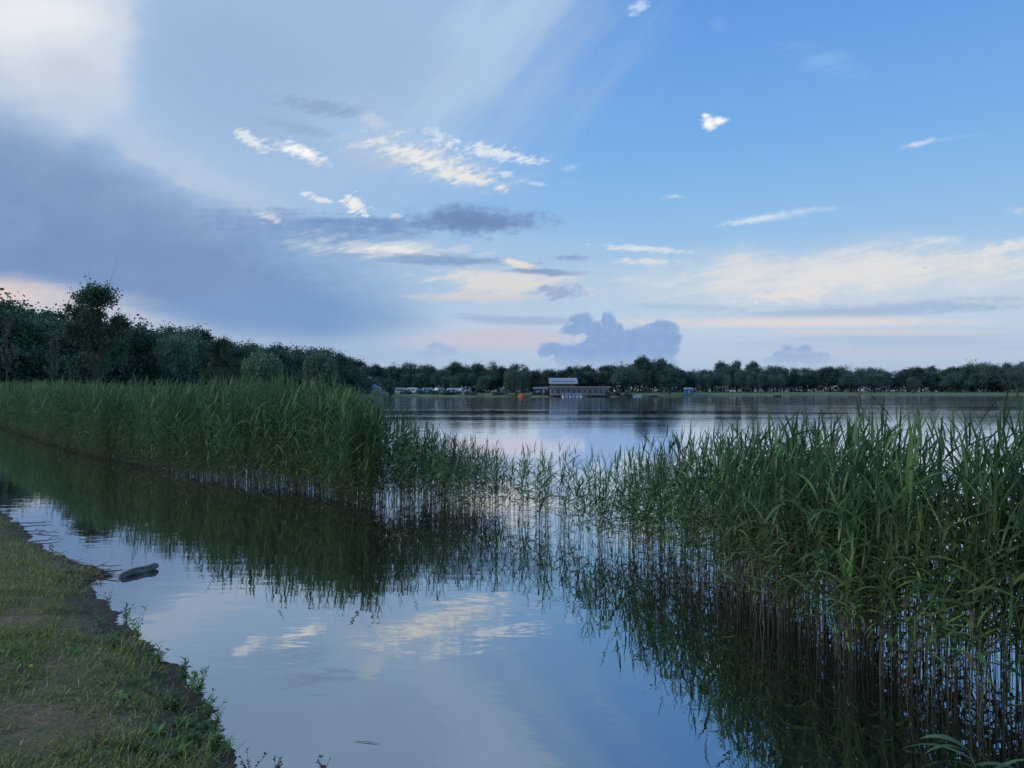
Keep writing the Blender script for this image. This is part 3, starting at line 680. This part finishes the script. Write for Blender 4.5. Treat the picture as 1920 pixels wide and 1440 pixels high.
rd=np.interp(ts,[0,.03,.3,.6,.97,1],[.024,.040,.050,.046,.036,.022])
Vv,Ff=tube(Pp,rd,14); Vv+=.008*np.stack([vnoise(Vv[:,0]*30,Vv[:,2]*60,1,3),vnoise(Vv[:,1]*50,Vv[:,0]*30,1,4),vnoise(Vv[:,0]*30,Vv[:,1]*60,1,5)],-1)
dr=empty('driftwood_log',wat(262,1074),R(66)); mesh_np('log_body',Vv,Ff,M['drift'],dr,smooth=True)
m_=MB(); m_.cyl(tuple(Pp[0]-np.array([.003,0,0])),tuple(Pp[0]+np.array([.004,0,0])),.023,.023,12); m_.cyl(tuple(Pp[-1]-np.array([.004,0,0])),tuple(Pp[-1]+np.array([.003,0,0])),.021,.021,12); m_.build('cut_end',M['drift'],dr)
tag(dr,'short blunt driftwood log floating near the bank','log')
tw=[(70,985,.5,10),(95,1003,.35,-20),(60,1000,.3,30),(110,1040,.45,-35),(140,1056,.5,-30),(165,1070,.6,-12),(190,1074,.45,8),(150,1075,.4,-25),(125,1062,.35,-45),(205,1080,.3,0),(175,1092,.25,15),(100,1030,.3,-50),(180,1066,.5,20),(85,1018,.4,40),(155,1090,.35,-60)]
for i_,(px,py,l,a) in enumerate(tw):
    rg=np.random.default_rng(500+i_); ts=np.linspace(-.5,.5,6); Pp=np.stack([ts*l,.05*l*rg.normal(0,1,6),.012+.02*rg.random(6)],-1)
    A=Acc(); Vv,Ff=tube(Pp,np.linspace(.009,.003,6),5); A.add(Vv,Ff,BRN)
    Vv,Ff=tube([Pp[3],Pp[3]+np.array([.06,.06,.03])],[.004,.002],4); A.add(Vv,Ff,BRN)
    o=A.build('twig',M['dry']); p=ground_at(px,py); p[2]=max(p[2],0); o.location=p; o.rotation_euler=(0,0,R(a))
    tag(o,'brown twig washed up along the muddy upper edge of the bank','twig','twigs washed up along the bank edge')
rg=np.random.default_rng(88)
for i_ in range(26):
    px=rg.uniform(95,205); py=np.interp(px,[95,150,210],[1045,1072,1080])+rg.uniform(-6,10); r_=rg.uniform(.012,.032)
    V_=[];k=8
    for a_ in range(5):
        ph=-math.pi/2+math.pi*a_/4
        for b_ in range(k): q_=2*math.pi*b_/k; rr_=r_*(1+.18*math.sin(3*q_+i_)); V_.append((rr_*math.cos(ph)*math.cos(q_),rr_*.8*math.cos(ph)*math.sin(q_),r_*.55*math.sin(ph)))
    F_=[(a_*k+b_,a_*k+(b_+1)%k,(a_+1)*k+(b_+1)%k,(a_+1)*k+b_) for a_ in range(4) for b_ in range(k)]
    o=mesh_np('pebble',np.array(V_),np.array(F_),M['drift'],smooth=True); p=ground_at(px,py); p[2]=max(p[2],0)+r_*.25; o.location=p; tag(o,'small pebble lying on the muddy spit beside the driftwood log','pebble','pebbles on the muddy spit')
o=Acc(); Vv,Ff=tube([(-.07,0,.003),(0,.006,.005),(.07,0,.003)],[.001,.0022,.0008],5); o.add(Vv,Ff,BRN); o=o.build('floating_stick',M['dry']); o.location=wat(690,1390); o.rotation_euler=(0,0,R(-12)); tag(o,'thin dark stick floating alone on the open water at the bottom','stick')

rg=np.random.default_rng(77)
px,py,lb=(1840,1500,'broken reed with broad pale leaves drooping to the water at the lower right corner')
root=empty('reed',wat(px,py)); A1,A2=Acc(),Acc(); H=.24
Vv,Ff=tube([(0,0,-.1),(-.02,0,H*.5),(-.07,0,H)],[.004,.003,.002],5); A1.add(Vv,Ff,G2)
k=8; t=np.linspace(.35,1,k); b=np.stack([-.07*t**2,0*t,H*t],-1)
az=np.array([3.3,.2,2.9,3.6,-.3,2.6,3.4,3.0])+rg.normal(0,.2,k)
ribbons(A2,rg,b,az,rg.uniform(.25,.75,k),rg.uniform(1.0,1.7,k),.36*rg.uniform(.7,1.2,k),.028*rg.uniform(.8,1.2,k),np.tile(np.array([.13,.21,.10]),(k,1))*rg.uniform(.8,1.2,(k,1)),6,.9)
A1.build('stem',M['stem'],root); A2.build('foliage',M['reed'],root); tag(root,lb,'reed')

# ------------------------------------------------------------------ trees
def leafcloud(A, rg, cen, sig, per, size, cols, flat=0):
    K=len(cen); N=K*per
    p=np.repeat(cen,per,axis=0)+rg.normal(0,1,(N,3))*np.repeat(sig,per,axis=0)
    u=rg.normal(0,1,(N,3)); u/=np.linalg.norm(u,axis=1)[:,None]
    v=np.cross(u,rg.normal(0,1,(N,3))); v/=np.linalg.norm(v,axis=1)[:,None]
    s=size*rg.uniform(.5,1.3,(N,1))
    Vv=np.stack([p-u*s*.5,p+v*s*.32,p+u*s*.5,p-v*s*.32],1).reshape(-1,3)
    Ff=np.arange(N*4).reshape(-1,4)
    cc=np.repeat(cols,per,axis=0)*rg.uniform(.7,1.3,(N,1))
    A.add(Vv,Ff,np.repeat(cc,4,axis=0))
def make_tree(kind, seed):
    rg=np.random.default_rng(seed); H=12.0; root=empty({'willow':'willow_tree','bare':'dead_tree'}.get(kind,'tree'),(0,0,-60)); T=Acc(); A=Acc()
    bark=np.array([.05,.04,.035])
    par={'broad':dict(w=4.3,zc=.58,zr=.36,nl=13,lr=.17,cl=15,per=44,s=.42,c=(.050,.088,.042)),
         'tall':dict(w=2.9,zc=.58,zr=.40,nl=12,lr=.13,cl=14,per=42,s=.38,c=(.056,.095,.048)),
         'open':dict(w=3.9,zc=.58,zr=.38,nl=21,lr=.095,cl=12,per=64,s=.26,c=(.044,.076,.036)),
         'round':dict(w=4.2,zc=.60,zr=.34,nl=12,lr=.20,cl=15,per=40,s=.42,c=(.075,.125,.075)),
         'bush':dict(w=5.5,zc=.48,zr=.44,nl=13,lr=.2,cl=15,per=44,s=.5,c=(.056,.095,.048)),
         'willow':dict(w=5.0,zc=.62,zr=.30,nl=12,lr=.16,cl=10,per=30,s=.4,c=(.10,.15,.075)),
         'bare':dict(w=2.4,zc=.62,zr=.34,nl=12,lr=.07,cl=4,per=20,s=.2,c=(.08,.09,.06))}[kind]
    col=np.array(par['c']); 
    trunk_top=.62*H; Pp=np.array([[0,0,-.4],[.1*rg.normal(),.1*rg.normal(),.2*H],[.25*rg.normal(),.25*rg.normal(),.42*H],[.3*rg.normal(),.3*rg.normal(),trunk_top],[.35*rg.normal(),.3*rg.normal(),.88*H]])
    Vv,Ff=tube(Pp,[.30,.22,.17,.11,.03],7); T.add(Vv,Ff,bark)
    L_=[]
    for i in range(par['nl']):
        a=i*2.4+rg.normal(0,.3); f=rg.uniform(.35,.85); ph=rg.uniform(-.85,1.0)
        r=par['w']*f*math.sqrt(max(0.05,1-ph*ph*.8)); c=np.array([math.cos(a)*r,math.sin(a)*r,H*(par['zc']+par['zr']*ph*.8)])
        L_.append(c)
        z0=min(max(c[2]-1.2-.35*r,.2*H),.8*H); b0=np.array([np.interp(z0,Pp[:,2],Pp[:,k]) for k in range(3)])
        mid=(b0+c)/2+np.array([0,0,-.2]); Vv,Ff=tube([b0,mid,c],[.09,.06,.02],5); T.add(Vv,Ff,bark)
        if kind in('open','bare'):
            for q in range(5):
                e=c+rg.normal(0,.9,3)+np.array([0,0,.5]); Vv,Ff=tube([mid,(mid+e)/2,e],[.03,.02,.006],3); T.add(Vv,Ff,bark)
    if kind!='bare': L_.append(np.array([0,0,H*(par['zc']+par['zr']-.08)])); L_.append(np.array([0,0,H*par['zc']]))
    for c in L_:
        lr=par['lr']*H*rg.uniform(.7,1.2); k=par['cl']
        dv=rg.normal(0,1,(k,3)); dv/=np.linalg.norm(dv,axis=1)[:,None]; dv*=lr*rg.uniform(.45,1,(k,1)); dv[:,2]*=.75
        cc=col*rg.uniform(.65,1.35)*np.stack([rg.uniform(.6,1.5,k)]*3,-1)
        sg=np.stack([rg.uniform(.25,.5,k)*lr*.75]*3,-1)
        leafcloud(A,rg,c+dv,sg,par['per'],par['s'],cc)
    if kind=='willow':
        for q in range(230):
            a=rg.uniform(0,6.283); r=par['w']*rg.uniform(.45,1.0); zt=H*(.62+.3*math.sqrt(max(0,1-(r/par['w'])**2)))*rg.uniform(.9,1.05); zb=rg.uniform(.06,.3)*H
            k=26; z=np.linspace(zb,zt,k); cen=np.stack([np.cos(a)*r+.15*rg.normal(0,1,k),np.sin(a)*r+.15*rg.normal(0,1,k),z],-1)
            leafcloud(A,rg,cen,np.full((k,3),.14),1,.55,np.tile(col*rg.uniform(.65,1.35),(k,1)))
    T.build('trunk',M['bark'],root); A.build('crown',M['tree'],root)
    return root
TP={}
for ki,(kind,num) in enumerate((('broad',5),('tall',2),('open',2),('round',2),('bush',2),('willow',2),('bare',1))):
    TP[kind]=[[make_tree(kind,1000+ki*31+q),False] for q in range(num)]
def put_tree(kind,px,Y,top,wpx=None,label='',group=None,q=None,zb=None):
    lst=TP[kind]; q=random.randrange(len(lst)) if q is None else q%len(lst)
    e=lst[q]; o=e[0] if not e[1] else copy_tree(e[0]); e[1]=True
    z=gz(px,Y) if zb is None else zb
    Hh=EYE+(HZ-top)/F_PX*Y-z; sz=Hh/12.0*1.0
    base={'broad':10.5,'tall':7.5,'open':8.6,'round':11,'bush':13.5,'willow':11,'bare':6}[kind]
    sx = sz*random.uniform(.9,1.25) if wpx is None else (wpx/F_PX*Y)/base
    o.location=(at(px,Y),Y,z); o.rotation_euler=(0,0,random.uniform(0,6.28)); o.scale=(sx,sx,sz)
    tag(o,label,'tree',group); return o
sky_px=np.array([-300,-100,0,60,100,200,250,300,350,400,450,500,550,600,640,660,700,760,850,950,1000,1060,1130,1170,1200,1250,1290,1330,1380,1430,1480,1550,1650,1720,1800,1850,1920,2100])
sky_py=np.array([530,545,560,568,575,598,603,612,614,625,634,643,646,652,658,668,680,684,684,682,688,690,686,682,678,682,694,690,684,686,690,690,692,692,688,682,684,682])
dist=lambda px: float(np.interp(px,[-300,0,200,400,600,700,760],[85,98,118,155,215,285,335]))
for row,(n,extra,g0) in enumerate(((34,0,0),(30,12,0))):
    for i_ in range(n):
        px=-190+(690+190)*(i_+random.uniform(-.2,.2))/n; Y=dist(px)+extra+random.uniform(-3,3)
        tp=np.interp(px,sky_px,sky_py); tp=tp+(HZ-tp)*(random.uniform(-.03,.16) if row else random.uniform(.02,.30))
        put_tree(random.choice(['broad','broad','broad','tall','bush','round']),px,Y,tp,None,'dark broadleaf tree in the dense wood behind the left reed bed','trees of the dense wood on the left shore')
dist2=lambda px: float(np.interp(px,[680,900,1150,1300,1500,1920,2100],[325,335,340,400,450,470,470]))
for row,(n,extra) in enumerate(((64,0),(56,16))):
    for i_ in range(n):
        px=685+(2040-685)*(i_+random.uniform(-.3,.3))/n; Y=dist2(px)+extra+random.uniform(-5,5)
        tp=np.interp(px,sky_px,sky_py)+random.uniform(-5,11)
        side='right' if px>1290 else 'middle'
        lab='bluish green tree in the wood line beyond the right meadow' if px>1290 else 'dark tree in the wood line behind the beach and pavilion'
        put_tree(random.choice(['broad','broad','bush','tall','round']),px,Y,tp,random.uniform(34,60),lab,'far wood line, '+side)
SP=[('open',178,70,527,140,'tall dark open crowned tree standing above the left wood, sky showing through its top',0),
 ('bare',12,66,556,42,'thin half bare tree at the far left edge in front of the wood',0),
 ('bare',98,64,600,40,'thin pale half bare tree left of the tall open crowned tree',0),
 ('open',418,100,626,90,'loose branching tree with feathery top behind the middle of the left reeds',1),
 ('willow',492,125,652,85,'greyish rounded willow right of the feathery topped tree',0),
 ('round',330,118,628,80,'dense round tree between the tall open tree and the feathery topped tree',0),
 ('willow',598,160,655,70,'pale rounded willow near the right end of the left wood',1),
 ('bush',655,215,690,50,'low grey green bush tree at the right end of the left wood',0),
 ('bush',730,262,708,28,'small dark conical tree at the water edge left of the caravans',1),
 ('willow',968,291,690,58,'large pale green weeping willow left of the pavilion',0),
 ('round',905,296,704,34,'round light green tree just left of the large weeping willow',1),
 ('round',1172,300,690,60,'rounded tree standing right behind the pavilion end',0),
 ('tall',1205,330,668,44,'tallest tree on the far shore right of the pavilion',0),
 ('tall',1240,330,672,40,'tall tree beside the tallest one, right of the pavilion',1),
 ('broad',1255,328,692,64,'broad dark tree at the left end of the meadow',2),
 ('tall',1352,440,678,34,'tall tree rising behind the left part of the tree row',0),
 ('tall',1382,440,676,34,'tall tree rising behind the middle of the tree row',1),
 ('tall',1412,440,678,34,'tall tree rising behind the right part of the tree row',0),
 ('round',1592,415,700,44,'round tree on the meadow right of the tree row',0),
 ('round',1640,418,698,52,'broader round tree in the middle of the meadow',1),
 ('bush',1712,416,706,34,'small dark bushy tree alone on the meadow',0),
 ('bush',1790,432,700,60,'wide bushy tree on the right part of the meadow',1),
 ('broad',1850,445,680,60,'big dark tree near the right edge of the meadow',1),
 ('bush',1905,440,695,50,'bushy tree at the right edge of the photo',0)]
for k,px,Y,tp,wp_,lb,q in SP: put_tree(k,px,Y,tp,wp_,lb,None,q)
for i_ in range(9):
    put_tree('round',1302+i_*20.5+random.uniform(-3,3),392+random.uniform(-3,3),700+random.uniform(-3,4),21,'small round crowned tree in the even row along the far meadow','row of small round trees on the far meadow')
for i_ in range(8):
    put_tree('round',762+i_*17+random.uniform(-4,4),318,702+random.uniform(-4,6),26,'small tree shading the caravans on the far shore','small trees over the campsite')
for kind in TP:
    for e in TP[kind]:
        if not e[1]:
            for c in list(e[0].children): bpy.data.objects.remove(c)
            bpy.data.objects.remove(e[0])
A=Acc(); rg=np.random.default_rng(61)
cen=[];sg=[]
for px in np.arange(-300,2080,2.2):
    if px<700: Y=dist(px)-4; hh=4.0; ex=10
    elif px<760: Y=dist2(px)-10; hh=5; ex=12
    else: Y=dist2(px)+3; hh=7.5; ex=22
    for q in range(5):
        yo=rg.normal(0,1.5)+(ex if q>=3 else 0)
        cen.append((at(px,Y)+rg.normal(0,.5),Y+yo,gz(px,Y)+rg.uniform(.1,hh if q<3 else hh*1.2))); sg.append((1.1*Y/250+.3,.8,.9))
for px,wd_ in [(762,9),(790,7),(815,10),(838,6),(858,9),(883,12),(935,10),(1020,8),(1150,10),(1180,12)]:
    Y=290 if px<1140 else 287
    for q in range(7): cen.append((at(px+rg.uniform(-wd_,wd_),Y),Y+rg.normal(0,.6),gz(px,Y)+rg.uniform(.1,1.1))); sg.append((.6,.5,.4))
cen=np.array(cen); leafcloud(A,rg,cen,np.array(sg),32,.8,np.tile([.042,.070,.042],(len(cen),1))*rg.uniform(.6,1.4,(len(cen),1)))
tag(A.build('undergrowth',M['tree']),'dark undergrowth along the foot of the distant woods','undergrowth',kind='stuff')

# ------------------------------------------------------------------ pavilion
Yb=293; zb=.5; pv=empty('pavilion',(at(1056,Yb),Yb,zb))
m_=MB(); m_.box((0,2,2.9),(9.4,7,5.8)); m_.build('wall',M['brick'],pv)
m_=MB(); m_.prismx([(-3.0,4.6),(-3.0,4.85),(2,7.0),(7,4.85),(7,4.6),(2,6.7)],-5.6,5.6); rf=m_.build('roof',M['roof'],pv)
m_=MB(); m_.box((2.5,2.5,7.1),(.6,.6,1.2)); m_.build('chimney',M['brick'],rf)
for x in (-3.4,-1.7,0,1.7,3.4):
    m_=MB(); m_.box((x,-1.56,4.0),(1.2,.1,.95)); wd=m_.build('window',M['offwhite'],pv); m_=MB(); m_.box((x,-1.63,4.0),(1.0,.05,.75)); m_.build('pane',M['glass'],wd)
m_=MB(); m_.box((6,-2.2,1.6),(23,6,3.2)); wg=m_.build('wing_wall',M['wwall'],pv)
m_=MB(); m_.box((6,-2.6,3.35),(24.4,8.4,.32)); m_.build('wing_roof',M['wroof'],pv)
for i_ in range(11):
    x=-4.6+i_*2.1; wdt=1.5 if i_%3 else 1.0
    m_=MB(); m_.box((x,-5.27,1.75),(wdt,.1,1.5)); wd=m_.build('window',M['white'],pv)
    m_=MB(); m_.box((x-wdt*.23,-5.34,1.75),(wdt*.38,.05,1.3)); m_.box((x+wdt*.23,-5.34,1.75),(wdt*.38,.05,1.3)); m_.build('pane',M['glass'],wd)
for i_ in range(7):
    x=-5.9+i_*3.95; m_=MB(); m_.box((x,-6.6,1.6),(.14,.14,3.18)); m_.build('post',M['darkwood'],pv)
m_=MB(); m_.box((6,-7.2,.0),(25,3.4,.3)); m_.build('terrace',M['darkwood'],pv)
m_=MB()
for i_ in range(14): m_.box((-6.4+i_*1.9,-8.8,.55),(.08,.07,.9))
m_.box((6,-8.8,1.02),(25,.08,.08)); m_.build('railing',M['darkwood'],pv)
tag(pv,'lakeside pavilion with pale pitched upper roof and long low wing on the far shore','building')
ax=empty('beach_kiosk',(at(1012,291),291,gz(1012,291))); m_=MB(); m_.box((0,0,1.2),(5,3.5,2.4)); m_.build('wall',M['darkwood'],ax)
m_=MB(); m_.prismx([(-2.2,2.4),(-2.2,2.6),(0,3.3),(2.2,2.6),(2.2,2.4)],-2.8,2.8); m_.build('roof',M['wroof'],ax)
m_=MB(); m_.box((-.8,-1.8,1.4),(1.8,.1,.9)); m_.build('hatch',M['offwhite'],ax); m_=MB(); m_.box((1.4,-1.8,1.05),(.9,.1,2.0)); m_.build('door',M['white'],ax)
tag(ax,'small dark kiosk with pitched roof between the willow and the pavilion','building')
bh=empty('beach_hut',(at(1291,342),342,gz(1291,342))); m_=MB(); m_.box((0,0,1.1),(3.4,2.6,2.2)); m_.build('wall',M['blue'],bh)
m_=MB(); m_.prismx([(-1.6,2.2),(-1.6,2.35),(1.6,2.9),(1.6,2.2)],-2.0,2.0); m_.build('roof',M['roof'],bh); m_=MB(); m_.box((0,-1.34,.95),(.9,.08,1.9)); m_.build('door',M['offwhite'],bh)
tag(bh,'small blue hut at the left end of the far meadow','hut')
jt=empty('jetty',(at(1075,279),279,0)); m_=MB(); m_.box((0,0,.45),(14,1.6,.14)); m_.box((-4,4,.45),(1.4,7,.13)); m_.build('deck',M['darkwood'],jt)
for x in (-6.5,-3.3,0,3.3,6.5):
    m_=MB(); m_.cyl((x,-.7,-1),(x,-.7,.9),.12); m_.build('post',M['darkwood'],jt)
tag(jt,'wooden jetty in front of the pavilion with pedal boats moored along it','jetty')
def swan():
    r=empty('swan_boat'); ts=np.linspace(0,1,11)
    Vv,Ff=tube(np.stack([-1.15+2.3*ts,0*ts,.22+.10*np.cos(ts*6.28)],-1),np.interp(ts,[0,.1,.35,.7,.92,1],[.05,.32,.55,.6,.4,.1]),14); Vv[:,2]=np.where(Vv[:,2]<-.1,-.1,Vv[:,2]); mesh_np('hull',Vv,Ff,M['white'],r,smooth=True)
    P_=np.array([(.85,0,.4),(1.12,0,.8),(1.02,0,1.2),(1.05,0,1.55),(1.28,0,1.66),(1.45,0,1.58)]); Vv,Ff=tube(P_,[.2,.14,.11,.11,.14,.08],10); nk=mesh_np('neck',Vv,Ff,M['white'],r,smooth=True)
    m_=MB(); m_.cyl((1.42,0,1.58),(1.66,0,1.5),.06,.015); m_.build('beak',M['orange'],nk)
    m_=MB(); m_.box((-.25,0,1.5),(1.5,1.25,.07)); [m_.cyl((x,y,.5),(x,y,1.48),.03,k=6) for x in(-.9,.4) for y in(-.5,.5)]; m_.build('canopy',M['white'],r)
    m_=MB(); m_.box((-.35,0,.72),(.5,.95,.12)); m_.box((-.62,0,.98),(.1,.95,.5)); m_.build('seat',M['blue'],r); return r
sw=swan(); lbs=['white swan pedal boat moored leftmost at the jetty','white swan pedal boat second from the left at the jetty','white swan pedal boat third from the left at the jetty','white swan pedal boat fourth from the left at the jetty','white swan pedal boat fifth from the left at the jetty','white swan pedal boat moored rightmost at the jetty']
for i_ in range(6):
    o=sw if i_==0 else copy_tree(sw); o.location=(at(1056+i_*6.6,276.6),276.6,.0); o.rotation_euler=(0,0,R([100,60,95,50,80,115][i_])); o.scale=(.8,.8,.85); tag(o,lbs[i_],'pedal boat','swan pedal boats at the jetty')
inf=empty('inflatable',(at(978,277),277,0),0,.75) 
for q,(r_,z_) in enumerate(((1.55,.3),(1.15,.8),(.7,1.3))):
    a=np.linspace(0,2*np.pi,17); Vv,Ff=tube(np.stack([r_*np.cos(a),r_*np.sin(a),np.full(17,z_)],-1),np.full(17,.34),10); mesh_np('ring',Vv,Ff,M['orange'],inf,smooth=True)
m_=MB(); m_.cyl((0,0,.1),(0,0,1.75),1.2,.25,14); m_.build('core',M['orange'],inf)
tag(inf,'round orange inflatable climbing cone floating off the beach','inflatable')

def caravan(bodym,long=4.8):
    r=empty('caravan'); m_=MB(); h=long/2
    m_.prism([(-h,.5),(-h-.05,1.4),(-h+.35,2.5),(h-.5,2.55),(h,1.5),(h-.1,.5)],-1.05,1.05); bd=m_.build('body',bodym,r,.06)
    for x in (-1.2,.9):
        m_=MB(); m_.box((x,-1.08,1.65),(1.0,.05,.6)); m_.build('window',M['glass'],r)
    m_=MB(); m_.box((-.1,-1.08,1.35),(.6,.04,1.6)); m_.build('door',M['silver'],r)
    for y in (-.95,.95):
        m_=MB(); m_.cyl((.2,y-.1,.32),(.2,y+.1,.32),.32,k=16); m_.build('wheel',M['tyre'],r)
    return r
def car(bm_):
    r=empty('parked_car'); m_=MB(); m_.prism([(-2.1,.35),(-2.15,.85),(-1.3,.95),(-.7,1.45),(.9,1.48),(1.7,1.0),(2.1,.9),(2.12,.35)],-.85,.85); m_.build('body',bm_,r,.05)
    m_=MB(); m_.prism([(-1.1,.97),(-.65,1.38),(.82,1.4),(1.4,1.0)],-.87,.87); m_.build('window',M['glass'],r)
    for x in(-1.3,1.3):
        for y in(-.8,.8):
            m_=MB(); m_.cyl((x,y-.1,.32),(x,y+.1,.32),.32,k=16); m_.build('wheel',M['tyre'],r)
    return r
def tent(mt,w=3.2,h=2.0,peak=False):
    r=empty('tent'); m_=MB()
    if peak:
        m_.box((0,0,1.0),(w,w,2.0)); m_.build('side_wall',mt,r); m_=MB(); m_.box((0,0,2+(h-2)/2),(w*1.08,w*1.08,h-2),(.04,.04)); m_.build('canopy',mt,r)
    else:
        m_.prism([(-w/2,0),(-w/2*.8,h*.6),(-w*.2,h*.95),(0,h),(w*.2,h*.95),(w/2*.8,h*.6),(w/2,0)],-1.4,1.4); m_.build('canopy',mt,r)
        m_=MB(); m_.prism([(-w*.14,0.02),(-w*.12,h*.6),(w*.12,h*.6),(w*.14,0.02)],-1.46,-1.42); m_.build('door_flap',M['darkwood'],r)
    return r
cv=caravan(M['white']); first=True
for px,Y,a,lb in [(752,300,5,'white caravan at the left end of the campsite'),(774,306,-20,'white caravan second from the left on the campsite'),(802,303,12,'white caravan right of the teal tent'),(824,308,60,'white caravan in the middle of the campsite'),(848,304,-6,'white caravan beside the silver car'),(864,310,80,'white caravan parked end on at the right of the row')]:
    o=cv if first else copy_tree(cv); first=False; o.location=(at(px,Y),Y,gz(px,Y)-.2); o.rotation_euler=(0,0,R(a)); tag(o,lb,'caravan','white caravans on the campsite')
for fn,px,Y,a,lb,ct in [(tent(M['teal']),786,297,0,'teal dome tent on the beach between two caravans','tent'),(tent(M['offwhite'],3.4,2.0),876,299,10,'cream tent right of the row of caravans','tent'),(tent(M['offwhite'],2.8,1.8),925,295,0,'pale tent under the left side of the willow','tent'),
    (tent(M['offwhite'],4.0,3.6,True),703,272,0,'pale peaked marquee at the right end of the left wood','tent'),(tent(M['offwhite'],3.2,3.2,True),945,301,0,'pale peaked pavilion tent behind the willow','tent'),
    (car(M['silver']),835,297,0,'silver car parked in front of the caravans','car'),(car(M['blue']),812,297,5,'dark blue car parked in front of the middle caravan','car'),(car(M['offwhite']),1005,300,0,'pale car parked behind the dark kiosk','car')]:
    fn.location=(at(px,Y),Y,gz(px,Y)); fn.rotation_euler=(0,0,R(a)); tag(fn,lb,ct)
def rowboat(mt):
    r=empty('rowing_boat'); ts=np.linspace(0,1,9); hw=np.interp(ts,[0,.3,.7,1],[.45,.65,.55,.04]); X=-1.7+3.4*ts
    V=[];F=[]
    for x,w_,t in zip(X,hw,ts):
        top=.5+.2*t**3
        for y,z in ((-w_,top),(-w_*.7,0),(0,-.1),(w_*.7,0),(w_,top),(w_*.85,top),(0,.12),(-w_*.85,top)): V.append((x,y,z))
    for i in range(8):
        for j in range(8): F.append((i*8+j,i*8+(j+1)%8,(i+1)*8+(j+1)%8,(i+1)*8+j))
    mesh_np('hull',np.array(V),np.array(F),mt,r)
    for x in(-.8,.3):
        m_=MB(); m_.box((x,0,.42),(.25,.95,.05)); m_.build('thwart',M['darkwood'],r)
    return r
for mt,px,Y,a,lb in [('white',1195,282,20,'white rowing boat drawn up right of the pavilion'),('darkwood',1458,318,0,'small dark boat alone on the lake below the tree row'),('darkwood',1225,290,5,'dark rowing boat by the shore left of the blue hut')]:
    o=rowboat(M[mt]); o.location=(at(px,Y),Y,0 if px!=1225 else .02); o.rotation_euler=(0,0,R(a)); tag(o,lb,'boat')

bd=empty('bird',(at(1736,90),90,EYE+(HZ-502)/F_PX*90))
ts=np.linspace(0,1,8); Vv,Ff=tube(np.stack([-.16+.36*ts,0*ts,.01*np.sin(ts*3)],-1),np.interp(ts,[0,.3,.7,.85,1],[.01,.05,.04,.035,.004]),8); mesh_np('body',Vv,Ff,M['bird'],bd,smooth=True)
for s_ in(-1,1):
    V=[(-.05,0,.02),(.08,0,.02),(.10,s_*.2,.10),(-.02,s_*.2,.10),(.02,s_*.42,.05),(-.06,s_*.42,.05)]; mesh_np('wing',np.array(V),np.array([[0,1,2,3],[3,2,4,5]]),M['bird'],bd)
bd.rotation_euler=(0,0,R(60)); tag(bd,'small dark bird flying in the sky above the right meadow','bird')

# ------------------------------------------------------------------ camera
cam=bpy.data.cameras.new('camera'); co=bpy.data.objects.new('camera',cam); C.objects.link(co)
cam.sensor_width=36; cam.lens=26.0; cam.clip_end=12000; cam.clip_start=.05
co.location=(0,0,EYE); co.rotation_euler=(R(90+.62),0,0); bpy.context.scene.camera=co
sc=bpy.context.scene; sc.view_settings.view_transform='Standard'; sc.view_settings.look='None'; sc.view_settings.exposure=0
